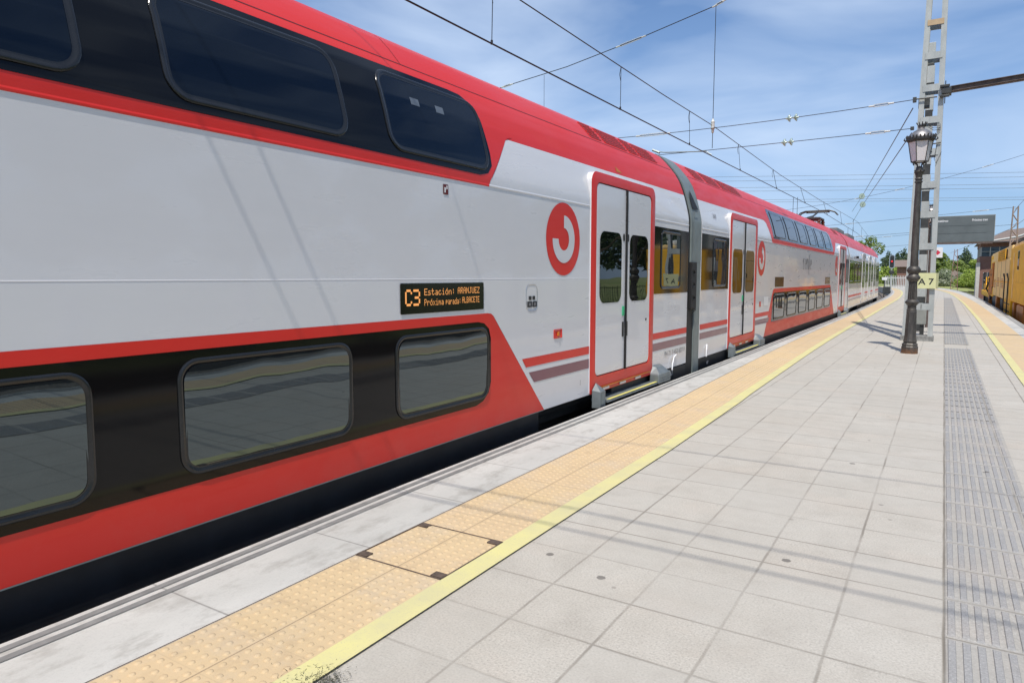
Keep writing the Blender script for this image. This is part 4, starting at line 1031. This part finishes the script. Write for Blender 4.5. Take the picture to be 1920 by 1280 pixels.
# hanger from head span to lower span, with porcelain suspension
hx = -5.79
hr = thing('span_hanger', 'long vertical hanger wire with a porcelain fitting above the red roof', 'cable', (hx, 20.04, 5.25))
MB().tube([(0,0,0), (0,0,3.92)], .009, 6).build('wire_strand', M['wire'], hr)
m = MB().lathe([(.02, .42), (.035, .44), (.04, .52), (.06, .55), (.045, .60), (.06, .64), (.045, .69), (.06, .73), (.03, .78), (.02, .82)], n=10); m.build('insulator', M['insulw'], hr, smooth=40)
hr2 = thing('span_hanger', 'short faint hanger dropping from the head-span wire towards the near red roof', 'cable', (-11.3, 20.04, 6.1)); MB().tube([(0,0,0), (0,0,2.0)], .006, 5).build('wire_strand', M['wire'], hr2)
# contact wire and messenger with droppers
cw = [Vector((-5.84, -6, 5.0)), Vector((-5.82, 10, 5.02)), Vector((-5.79, 20.05, 5.03)), Vector((-5.55, 39, 4.98)), Vector((-5.9, 60, 4.98)), Vector((-6.7, 80, 4.98)), Vector((-8.5, 105, 5.0))]
span('contact_wire', 'thick dark contact wire of the overhead line above the train', cw, .0125, cat='overhead wire')
mw = [Vector((-5.80, -6, 6.05)), Vector((-5.80, 0, 5.95)), Vector((-5.80, 9.6, 5.88)), Vector((-5.81, 16, 5.86)), Vector((-5.82, 20.07, 5.90)), Vector((-5.85, 30, 5.72)), Vector((-5.8, 40, 5.66)), Vector((-5.9, 60, 5.85)), Vector((-6.7, 80, 5.6)), Vector((-8.5, 105, 5.85))]
span('messenger_wire', 'thinner messenger wire carrying the droppers above the contact wire', mw, .010, cat='overhead wire')
def at_y(pts, y):
    for a, b in zip(pts, pts[1:]):
        if a.y <= y <= b.y: return a.lerp(b, (y-a.y)/(b.y-a.y))
    return pts[-1]
nth = ['first', 'second', 'third', 'fourth', 'fifth', 'sixth', 'seventh', 'eighth', 'ninth', 'tenth']
i = 0
for y in (8.75, 13.49, 18.0, 23.1, 28.5, 34.5, 41.5, 49, 57, 66):
    a, b = at_y(cw, y), at_y(mw, y); d = thing('dropper_wire', nth[i]+' dropper wire between messenger and contact wire, counted from the near end', 'cable', tuple(a), 0, 'droppers of the overhead line'); i += 1
    m = MB(); m.tube([(0,0,0), b-a], .0065 if y < 25 else .009, 5); m.tube([(0,0,-.012), (0,0,.05)], .018, 6); m.build('wire_strand', M['wire'], d)
    if y > 30: continue
    m = MB(); m.tube([(b-a)-Vector((0,0,.30)), (b-a)+Vector((-.03,0,-.15)), (b-a)], .006, 5); m.build('dropper_loop', M['wire'], d)
# steady arm
sa = thing('steady_arm', 'slim steady arm under the lower cross-span, holding the contact wire', 'bracket', (-7.45, 19.98, 5.30))
m = MB(); m.tube([(0,0,0), (.3,0,-.05), (1.5,0,-.13), (1.66,0,-.24)], .016, 6); m.tube([(-.1,0,.06), (.12,0,-.04)], .04, 6); m.build('arm', M['silver'], sa)
ANC1, ANC2 = (-7.9, 75, 7.9), (-7.8, 75, 6.9)
# second track's wires to the far left and the anchor wires that run from the mast into the distance
span('anchor_wire', 'steep anchor wire running from the mast down to the green insulators, left one', [(-.86, 20.1, 5.75), (-5.68, 60, 7.75), ANC1], .014, cat='cable', mat='wire')
span('anchor_wire', 'steep anchor wire running from the mast down to the green insulators, right one', [(-.86, 20.1, 5.15), (-5.58, 60, 7.15), ANC2], .014, cat='cable', mat='wire')
for j, (p, nm) in enumerate((((-5.68, 60, 7.78), 'upper'), ((-5.60, 60, 7.14), 'lower'))):
    m = MB(); insul(m, (0,0,0), (.12, -.99, 0), 2, .21); o = m.build('glass_insulator', M['insul'], smooth=40); o.location = p; tag(o, nm+' green disc insulator hanging in the distant anchor wires', 'insulator', 'green disc insulators')
# distant masts' cross-spans
FS = 'distant cross-spans over the tracks'
far = [((5.2, 60, 10.3), (-17, 60, 6.8), .9, 'sloping span wire with fittings crossing the sky behind the lamp', .012, [(-3.4, .5), (-5.6,-.5), (2.0,.5)]),
       ((4.0, 60, 6.45), (-17, 60, 5.2), .10, 'level span wire passing behind the lamp post at the height of the board top', .012, [(1.6, .8), (-6.2, -.5)]),
       ((4.0, 60, 5.25), (-17, 60, 4.2), .05, 'span wire at the height of the pantograph head', .012, [(-6, .5)]),
       ((4.0, 88, 6.9), (-14, 88, 5.6), .15, 'farther span wire just above the signal trees', .015, [(-6, .8)]),
       ((4.0, 88, 5.6), (-14, 88, 4.6), .1, 'farthest low span wire over the end coach', .015, [(-7, .8)])]
for a, b, s, lb, r, ft in far: span('cross_span_wire', lb, sag(a, b, s), r, (), ft, FS, mat='wire')
for k, (yy, zc) in enumerate(((337, 31.6), (345, 30.3), (357, 28.3), (364, 27.2), (380, 24.6), (384, 23.9))):
    lb = ['topmost', 'second', 'third', 'fourth', 'fifth', 'lowest'][k]+' of the faint power lines crossing the far sky'
    span('power_line', lb, sag((60, 215, zc*.80-.3+(0)), (-190, 170, zc*1.02+3.), .6), .045, (), (), 'faint power lines far away', cat='power line', mat='wirefar')
# out-of-frame cross spans near the camera that throw the shadows on platform and coach
for yy, zz_, lb in ((.35, 6.5, 'cross-span wire directly overhead whose shadow falls on the paving'), (.70, 6.5, 'second overhead cross-span wire, its shadow beside the first'), (2.3, 7.2, 'third overhead cross-span wire casting the fainter shadow')):
    span('cross_span_wire', lb, sag((9, yy, zz_), (-14, yy, zz_), .0, 4), .0105 if yy < 2 else .007, (), (), 'cross-span wires overhead')
# hangers far away
for x, y, z0, z1, lb in ((-10.65, 60, 6.7, 8.0, 'left of two thin hangers over the pantograph'), (-10.33, 60, 6.7, 8.0, 'right of two thin hangers over the pantograph'), (-9.6, 88, 5.4, 7.2, 'left of two hangers above the end coach'), (-9.1, 88, 5.4, 7.2, 'right of two hangers above the end coach')):
    h_ = thing('span_hanger', lb, 'cable', (x, y, z0)); MB().tube([(0,0,0), (0,0,z1-z0)], .018, 5).build('wire_strand', M['wire'], h_); MB().lathe([(.03, -.35), (.09, -.25), (.09, -.1), (.03, 0)], n=8).build('insulator', M['mastdark'], h_)
# wires of the right-hand track
for a, b, r, lb in (((3.9, -6, 5.1), (3.9, 60, 5.0), .012, 'contact wire over the yellow machine'), ((3.9, 60, 5.0), (0.6, 118, 5.0), .012, 'far end of the contact wire beyond the yellow machine')):
    span('contact_wire', lb, sag(a, b, 0, 4), r, cat='overhead wire')
span('messenger_wire', 'messenger wire over the yellow machine track', sag((3.9, -6, 7.4), (4.0, 60, 6.3), .1), .012, cat='overhead wire')

# lattice masts
def lattice(name, label, loc, w0, w1, h, mat, nb, group=None):
    o = thing(name, label, 'mast', loc, 0, group); m = MB()
    hw = lambda z: (w0+(w1-w0)*z/h)/2
    for sx in (-1, 1):
        for sy in (-1, 1): m.tube([(sx*hw(0), sy*hw(0), 0), (sx*hw(h), sy*hw(h), h)], .035, 4)
    m.build('mast_leg', M[mat], o); m = MB()
    for k in range(nb):
        z0, z1 = h*k/nb, h*(k+1)/nb
        for sy in (-1, 1):
            a, b = (-1, 1) if k % 2 else (1, -1)
            m.tube([(a*hw(z0), sy*hw(z0), z0), (b*hw(z1), sy*hw(z1), z1)], .024, 4); m.tube([(sy*hw(z0), a*hw(z0), z0), (sy*hw(z1), b*hw(z1), z1)], .024, 4)
    m.build('lacing', M[mat], o); return o
M['mastrust'] = simple('weathered_lattice_steel', (.30, .24, .20), .7, var=.25)
lattice('lattice_mast', 'lattice mast rising behind the yellow machine by the signal cabin roof', (4.02, 60, -.9), .62, .28, 7.4, 'mastrust', 14)
lm = lattice('lattice_mast', 'faded red lattice mast with a diamond plate standing among the bushes', (1.3, 120, -.9), .95, .35, 6.5, 'pinkrust', 10)
MB().add([(-.45,-.35,3.0),(0,-.35,2.5),(.45,-.35,3.0),(0,-.35,3.5),(-.45,-.32,3.0),(0,-.32,2.5),(.45,-.32,3.0),(0,-.32,3.5)], [(0,1,2,3),(4,5,6,7),(0,1,5,4),(1,2,6,5),(2,3,7,6),(3,0,4,7)]).build('diamond_plate', M['mastrust'], lm)
for x, y, lb in ((-10.2, 88, 'slim distant mast beyond the end coach'), ): lattice('lattice_mast', lb, (x-3, y, -.9), .6, .3, 9.5, 'mastrust', 12)

# ------------------------------------------------------------------ railway signal, fence, far items
SG = thing('railway_signal', 'railway signal head showing a red light beyond the end coach', 'signal', (-5.4, 95, -.8))
MB().tube([(0,0,0), (0,0,3.5)], .07, 8).build('signal_post', M['mast'], SG)
hd = MB(); pl = [(x, z) for x, z in rr(-.30, .30, 3.4, 5.05, .28)]
n = len(pl); hd.add([(x, 0, z) for x, z in pl]+[(x, .12, z) for x, z in pl], [tuple(range(n)), tuple(range(n, 2*n))]+[(k, (k+1) % n, n+(k+1) % n, n+k) for k in range(n)])
hd = hd.build('signal_head', M['alu'], SG)
pl2 = rr(-.22, .22, 3.48, 4.97, .21); MB().add([(x, -.01, z) for x, z in pl2], [tuple(range(len(pl2)))]).build('backboard', M['ink'], hd)
for z, mt in ((4.7, 'ink'), (4.25, 'redlight'), (3.8, 'ink')):
    MB().lathe([(.10, -.12), (.10, -.02)] if mt == 'redlight' else [(.13, -.05), (.13, -.02)], (0, 0, z), 14, axis='y').build('lens', M[mt], hd)
m = MB().lathe([(.12, 2.7), (.26, 2.8), (.26, 3.1), (.15, 3.2)], n=12); m.build('lower_unit', M['mastdark'], SG)
ss = thing('track_marker', 'low white-topped marker post beside the track end', 'marker', (-5.9, 92, -.8)); MB().tube([(0,0,0), (0,0,2.0)], .06, 6).build('marker_post', M['mastdark'], ss); MB().cbox(-.28, .28, -.1, .1, 2.0, 2.35, .03).build('marker_top', M['signwhite'], ss)
tag(MB().cbox(-.35, .35, -.3, .3, 0, .75, .04).build('equipment_box', M['mastdark'], loc=(-5.15, 84, -.2)), 'dark box beside the track where the platform edge curves', 'box')
fn = thing('white_fence', 'white paled fence closing the far end of the platform', 'fence', (0, 104, .0))
m = MB()
for k in range(14):
    x = -6.6+k*.19; MB_ = m.box(x, x+.07, 0, .05, .05, 1.75)
m.build('pale', M['fencewhite'], fn); MB().box(-6.6, -4.05, .055, .09, .4, .5).box(-6.6, -4.05, .055, .09, 1.4, 1.5).build('fence_rail', M['fencewhite'], fn)
hut = thing('trackside_shed', 'low dark-roofed shed between the signal and the lamp post', 'building', (-5.2, 140, -.9))
MB().box(-1.9, 1.9, 0, 5, 0, 4.2).build('wall', M['brick'], hut); MB().add([(-2.4,-.6,4.25),(2.4,-.6,4.25),(2.4,5.6,4.25),(-2.4,5.6,4.25),(-2.4,2.5,5.5),(2.4,2.5,5.5)], [(0,1,5,4),(2,3,4,5),(1,2,5),(0,4,3),(0,3,2,1)]).build('roof', M['tiles'], hut)

# ------------------------------------------------------------------ signal cabin
BD = thing('signal_cabin', 'two-storey brick signal cabin with glazed upper floor and brown tiled roof', 'building', (3.4, 95, -1.0))
MB().box(0, 11, 0, 9, 0, 4.41).build('lower_wall', M['brick'], BD)
MB().box(.05, 10.9, .1, 8.9, 5.0-.12, 5.98+.0).build('upper_glazing', M['cabglass'], BD)
MB().box(-.05, 11.05, -.06, 9.05, 4.411, 4.90).build('sill_wall', M['brick'], BD)
MB().box(-.05, 11.05, -.06, 9.05, 5.96, 6.6).build('top_wall', M['brick'], BD)
m = MB()
for k in range(13):
    x = k*.85; m.box(x, x+.09, .0, .098, 4.902, 5.958)
for k in range(9):
    y = .2+k*.95; m.box(-.04, .048, y, y+.09, 4.902, 5.958)
m.build('window_bars', M['timber'], BD); MB().box(0, 11, -.01, -.002, 5.42, 5.47).build('transom', M['timber'], BD)
for x in (.35, 2.6, 5.0):
    w_ = MB().box(x, x+1.5, -.03, -.004, 1.0, 3.1).build('window', M['cabglass'], BD); m = MB()
    for k in range(5): m.box(x+k*.36, x+k*.36+.06, -.06, -.032, 1.0, 3.1)
    m.box(x, x+1.5, -.065, -.0605, 2.2, 2.27); m.build('window_frame', M['timber'], w_)
MB().box(-.32, .02, -.2, 2, 0, 4.2).build('side_pier', M['stone'], BD)
rf = MB(); e = 1.5
rf.add([(-.4,-e,6.35),(12.5,-e,6.62),(12.5,10,6.62),(-.4,10,6.35),(2.6,4.0,8.0),(12.5,3.6,9.4)], [(0,1,5,4),(2,3,4,5),(0,4,3),(1,2,5),(0,3,2,1)]); rf = rf.build('roof', M['tiles'], BD)
MB().tube([(-.4,-e,6.33),(3.2,-e-.1,6.95),(9,-e-.2,9.2)], .13, 6).build('bargeboard', M['timber'], BD)
MB().add([(3.0,-e-.05,6.6),(9,-e-.1,9.0),(13,-e-.05,7.6),(13,-e-.05,6.6)], [(0,1,2,3)]).build('gable', M['eave'], BD)

# ------------------------------------------------------------------ yellow track machine (right track)
YM = thing('track_machine', 'big yellow track maintenance machine parked along the far side of the platform', 'rail machine', (4.25, 0, 0))
XS = -1.5
def side(y0, y1, z0, z1, mat, name, x=XS, d=3.0, b=.05, par=None): return MB().cbox(x, x+d, y0, y1, z0, z1, b).build(name, mat, par or YM)
bd = side(42.6, 54.6, .42, 2.55, M['machine2'], 'engine_housing')
side(42.6, 59.0, 2.56, 3.18, M['machine2'], 'roof_housing', XS+.06, 2.88)
g = MB(); gy0, gy1 = 45.2, 50.8
gr = side(gy0, gy1, 2.52, 3.06, M['machdark'], 'grille_opening', XS-.012, .1, .01)
for k in range(7): y = gy0+k*(gy1-gy0)/6; g.box(XS-.04, XS-.012, y-.09, y+.09, 2.50, 3.08)
for k in range(6): z = 2.5+k*.112; g.box(XS-.037, XS-.0125, gy0, gy1, z, z+.03)
g.build('grille', M['machine'], gr)
side(42.0, 42.6, .45, 3.1, M['machdark'], 'body_gap', XS+.12, 2.7)
cb = side(33.8, 42.0, .45, 3.0, M['machine'], 'cab')
side(33.8, 42.0, 3.0, 3.18, M['machine2'], 'cab_roof', XS+.12, 2.7)
MB().cbox(XS-.012, XS+.02, 37.3, 38.0, 1.9, 2.75, .02).build('cab_window', M['glassdoor'], cb)
MB().cbox(XS-.03, XS+.02, 39.6, 39.95, .6, 2.7, .01).build('door_panel', M['machine2'], cb)
side(33.8, 54.4, 1.30, 1.36, M['machine'], 'side_rib', XS-.02, .1, .01)
# handrails
for y in (41.2, 43.6):
    m = MB(); m.tube([(XS-.10, y, -.25), (XS-.10, y, 1.5), (XS-.12, y+.25, 1.75), (XS-.10, y+1.0, 1.75), (XS-.03, y+1.3, 1.55)], .03, 7); m.build('handrail', M['machdark'], YM, smooth=60)
side(40.4, 44.5, -.7, .5, M['machine'], 'access_steps', XS-.02, .4)
for z in (-.45, -.1, .25): side(40.7, 44.2, z, z+.05, M['machdark'], 'step_tread', XS-.04, .2, .01)
for y in (45.0, 48.2, 51.4): MB().box(XS-.006, XS-.002, y, y+.10, .5, 2.5).build('panel_seam', M['machdark'], YM)
for y, z in ((46.2, 1.0), (49.5, 1.05), (52.6, .95)):
    m = MB()
    for k in range(6): m.box(XS-.02, XS-.003, y, y+1.3, z+k*.09, z+k*.09+.045)
    m.build('louvre', M['machorange'], YM)
for y, l in ((34.6, 3.0), (43.0, 5.0), (51.5, 4.0)): MB().cbox(XS+.03, XS+.5, y, y+l, -.35, .38, .04).build('tank', M['machdark'] if l > 3.5 else M['machorange'], YM)
# front frame and hydraulics
side(54.7, 61.0, .3, .95, M['machine'], 'front_frame')
side(54.7, 59.0, .9, 2.5, M['machorange'], 'inner_frame', XS+.7, 1.6)
side(59.0, 59.8, .9, 3.1, M['machine'], 'front_post', XS+.05, .35)
side(56.2, 56.6, .9, 2.6, M['machine'], 'front_post', XS+.02, .3)
side(61.01, 72.0, .1, .5, M['machine'], 'front_deck', XS+.05, 2.8)
m = MB().lathe([(.42, 2.2), (.45, 2.3), (.45, 2.75), (.5, 2.8), (.5, 3.0)], (XS+.5, 57.6, 0), 16); m.build('filter_cylinder', M['machine'], YM, smooth=40)
m = MB(); rq = random.Random(11)
for k in range(34):
    y = 54.9+rq.uniform(0, 5.5); z = rq.uniform(.4, 2.2); x = XS-.05+rq.uniform(0, .5)
    m.tube([(x, y, z), (x+rq.uniform(-.1,.1), y+rq.uniform(-.5,.5), z+rq.uniform(-.5,.1)), (x+rq.uniform(-.1,.1), y+rq.uniform(-.6,.6), z+rq.uniform(-.9,-.3))], rq.uniform(.03, .07), 6)
m.build('hydraulic_hose', M['machdark'], YM, smooth=60)
m = MB()
for k in range(12):
    y = 55+rq.uniform(0, 4.5); m.tube([(XS+.02, y, rq.uniform(.3,.8)), (XS+.02, y+rq.uniform(-.4,.4), rq.uniform(1.6, 2.6))], .07, 8)
m.build('hydraulic_pipe', M['machorange'], YM, smooth=60)
for y, z in ((62, .9), (65, 1.0), (68.5, 1.05)):
    m = MB().cbox(XS+.1, XS+.7, y, y+1.2, .5, z, .05); m.tube([(XS+.3, y+.5, z), (XS+.3, y+.5, z+.55)], .12, 8); m.build('front_equipment', M['machine'], YM)
    MB().tube([(XS, y, .55), (XS, y+.3, 1.9)], .035, 6).build('stanchion', M['machdark'], YM)
side(33.8, 72, -.55, .1, M['machdark'], 'underframe', XS+.25, 2.5, .03)
for y in (35.3, 37.8, 46.5, 49, 53.5, 56, 63, 70):
    m = MB().lathe([(.5, -1.34), (.5, -1.22), (.42, -1.20), (.2, -1.20)], (0, y, -.25), 22, axis='x'); m.build('wheel', M['machdark'], YM, smooth=40)
for y in (36.2, 38.9, 51.3, 59.5): side(y, y+.7, -.6, .42, M['machorange'], 'axle_guard', XS+.02, .3)
m = MB().lathe([(.0, 0), (.55, .02), (.6, .15), (.5, .38), (.2, .5), (.0, .52)], (.2, 36.5, 3.18), 20, cap=False); m.build('roof_dome', M['roofwhite'], YM, smooth=60)
side(35.0, 39.0, 3.2, 3.5, M['roofwhite'], 'roof_box', -.6, 1.6, .12)

# ------------------------------------------------------------------ trees
def leaves(m, blobs, n, size, rg):
    tot = sum(b[3]*b[4]*b[5] for b in blobs)
    for (cx, cy, cz, rx, ry, rz) in blobs:
        k = int(n*rx*ry*rz/tot)
        for _ in range(k):
            while 1:
                u = Vector((rg.uniform(-1,1), rg.uniform(-1,1), rg.uniform(-1,1)))
                if .25 < u.length < 1: break
            if rg.random() < .6: u = u.normalized()*rg.uniform(.75, 1.08)
            p = Vector((cx+u.x*rx, cy+u.y*ry, cz+u.z*rz)); s = size*rg.uniform(.5, 1.2)
            nrm = (u+Vector((rg.uniform(-1,1), rg.uniform(-1,1), rg.uniform(-.4,1)))*.9).normalized()
            a = nrm.orthogonal().normalized(); a = Matrix.Rotation(rg.uniform(0, 6.28), 3, nrm) @ a; b = nrm.cross(a)
            m.add([p-a*s, p-b*s*.5, p+a*s, p+b*s*.5], [(0,1,2,3)])
def tree(name, label, loc, h, w, kind, n=2600, seed=1, shape='round', group=None, size=.26, trunk=True):
    if loc[1] > 130: loc = (loc[0], loc[1], bankz(loc[1])-.05); h = h-.75*(loc[2]+1)
    o = thing(name, label, 'tree' if trunk else 'bush', loc, 0, group); rg = random.Random(seed); blobs = []
    if shape == 'poplar':
        for k in range(12):
            t = k/11; z = h*(.18+.78*t); r = w*.5*(math.sin(math.pi*min(1, .22+.75*t))**.7)*(1 if t < .6 else 1-.55*(t-.6)/.4)
            blobs.append((rg.gauss(0, w*.08), rg.gauss(0, w*.08), z, r*rg.uniform(.7,1.1), r, h*.075))
    elif shape == 'bush':
        for k in range(11):
            a = rg.uniform(0, 6.28); d = rg.uniform(0, .5)*w; z = h*rg.uniform(.25, .72)
            blobs.append((math.cos(a)*d*.8, math.sin(a)*d*.6, z, w*rg.uniform(.13,.25), w*rg.uniform(.13,.25), h*rg.uniform(.14,.3)))
        blobs.append((0, 0, h*.25, w*.48, w*.4, h*.25))
    else:
        for k in range(16):
            a = rg.uniform(0, 6.28); d = abs(rg.gauss(0, .26))*w; z = h*rg.uniform(.38, .92); q = rg.uniform(.10, .2)
            blobs.append((math.cos(a)*d, math.sin(a)*d, z, w*q, w*q, h*q*.7))
    m = MB(); leaves(m, blobs, n, size, rg); m.build('crown', M[kind], o)
    m = MB(); m.tube([(0,0,0), (rg.uniform(-.1,.1), 0, h*.4), (0, 0, h*.8)], [h*.028, h*.02, h*.006], 7)
    for bl in blobs[:7]: m.tube([(0, 0, h*.3), (bl[0]*.5, bl[1]*.5, (bl[2]+h*.3)/2), (bl[0], bl[1], bl[2])], [h*.012, h*.008, h*.004], 5)
    m.build('trunk' if trunk else 'stems', M['bark'], o); return o
GT = 'trees beyond the platform end'; GB = 'bushes beyond the platform end'
tree('poplar_tree', 'dark slender poplar just left of the signal head', (-10.9, 178, -1), 8.6, 3.0, 'leafdark', 2200, 1, 'poplar', GT)
tree('poplar_tree', 'dark slender poplar just right of the signal head', (-9.0, 180, -1), 8.4, 2.6, 'leafdark', 2200, 2, 'poplar', GT)
tree('poplar_tree', 'dark poplar closest to the left edge of the street lamp post', (-7.5, 176, -1), 9.0, 3.2, 'leafdark', 2400, 3, 'poplar', GT)
tree('poplar_tree', 'dark poplar with thin top, right of the red lattice mast', (3.9, 180, -1), 9.2, 3.2, 'leafdark', 2400, 4, 'poplar', GT)
tree('poplar_tree', 'dark poplar just left of the signal cabin', (6.9, 182, -1), 8.8, 3.0, 'leafdark', 2200, 5, 'poplar', GT)
tree('poplar_tree', 'poplar directly behind the top of the red lattice mast', (0.6, 186, -1), 7.2, 3.4, 'leafmid', 2400, 6, 'poplar', GT)
tree('broadleaf_tree', 'pale green broad tree showing above the roof of the end coach', (-13.2, 150, -1), 10.8, 8.5, 'leafmid', 3600, 7, 'round', GT, .25)
tree('broadleaf_tree', 'mid green tree right behind the white square sign', (-1.2, 168, -1), 7.2, 5.0, 'leafmid', 3400, 8, 'round', GT, .24)
tree('broadleaf_tree', 'mid green tree between the red lattice mast and the cabin', (2.6, 172, -1), 5.8, 5.0, 'leafmid', 3400, 9, 'round', GT, .24)
tree('broadleaf_tree', 'rounded green tree directly in front of the signal cabin poplar', (5.6, 164, -1), 5.6, 5.2, 'leaflight', 3400, 10, 'round', GT, .24)
tree('bush', 'bright green bush under the signal head', (-9.6, 150, -1), 4.9, 5.5, 'leaflight', 3200, 11, 'bush', GB, .2, False)
tree('bush', 'green bush just left of the street lamp post', (-7.2, 148, -1), 4.2, 4.5, 'leafmid', 3000, 12, 'bush', GB, .2, False)
tree('bush', 'pale flowering bush just right of the ladder mast', (-.5, 145, -1), 3.9, 4.2, 'leafpale', 3400, 13, 'bush', GB, .17, False)
tree('bush', 'big bright green bush right of the red lattice mast', (3.7, 143, -1), 4.0, 5.0, 'leaflight', 3800, 14, 'bush', GB, .18, False)
tree('bush', 'green bush touching the signal cabin corner', (5.8, 140, -1), 4.6, 4.0, 'leaflight', 3200, 15, 'bush', GB, .18, False)
tree('bush', 'low pale bush behind the red lattice mast', (1.7, 150, -1), 3.6, 3.6, 'leafpale', 2600, 16, 'bush', GB, .18, False)
tree('bush', 'green bush hidden mostly behind the lamp post', (-3.8, 150, -1), 4.6, 5.0, 'leafmid', 2800, 17, 'bush', GB, .2, False)
# trees and railing to the right of the yard: seen in the coach glass
T0 = tree('broadleaf_tree', 'leafy tree behind the railing right of the yard, nearest one', (19, 30, -1), 9, 8, 'leafdark', 3000, 21, 'round', 'trees along the yard railing', .3)
for k, (x, y) in enumerate(((18, 41), (20, 52), (18.5, 64), (20, 76), (19, 90), (18, 19), (19, 8), (20, -4))):
    dup(T0, (x, y, -1), k*1.3, 'leafy tree behind the railing right of the yard, number %s from the cabin' % nth[k], None, (1+.1*(k % 3),)*3)
FR = thing('iron_railing', 'dark iron railing with pale stone piers along the right of the yard', 'fence', (14.5, 0, -1))
m = MB(); m2 = MB()
for k in range(240): m.box(-.015, .015, -8+k*.4, -8+k*.4+.03, .3, 1.9)
m.box(-.02, .02, -8, 88, 1.75, 1.79); m.box(-.02, .02, -8, 88, .35, .39)
for k in range(17): m2.cbox(-.25, .25, -8+k*6, -7.5+k*6, 0, 2.2, .03)
m.build('railing_bars', M['ink'], FR); m2.build('stone_pier', M['stone'], FR)
# grass tufts at the track end
m = MB(); rg = random.Random(9)
for k in range(9000):
    y = rg.uniform(96, 133); x = rg.uniform(2.0-(y-96)*.08, 9)
    if x < RE(min(y, 139))+.6: continue
    hh = rg.uniform(.08, .3); a = rg.uniform(0, 3.14); w = .05
    m.add([(x-w*math.cos(a), y-w*math.sin(a), -1.0), (x+w*math.cos(a), y+w*math.sin(a), -1.0), (x+rg.uniform(-.1,.1), y, -1+hh)], [(0,1,2)])
tag(m.build('grass', M['leafmid']), 'rough green grass beyond the curved platform end', 'grass', kind='stuff')
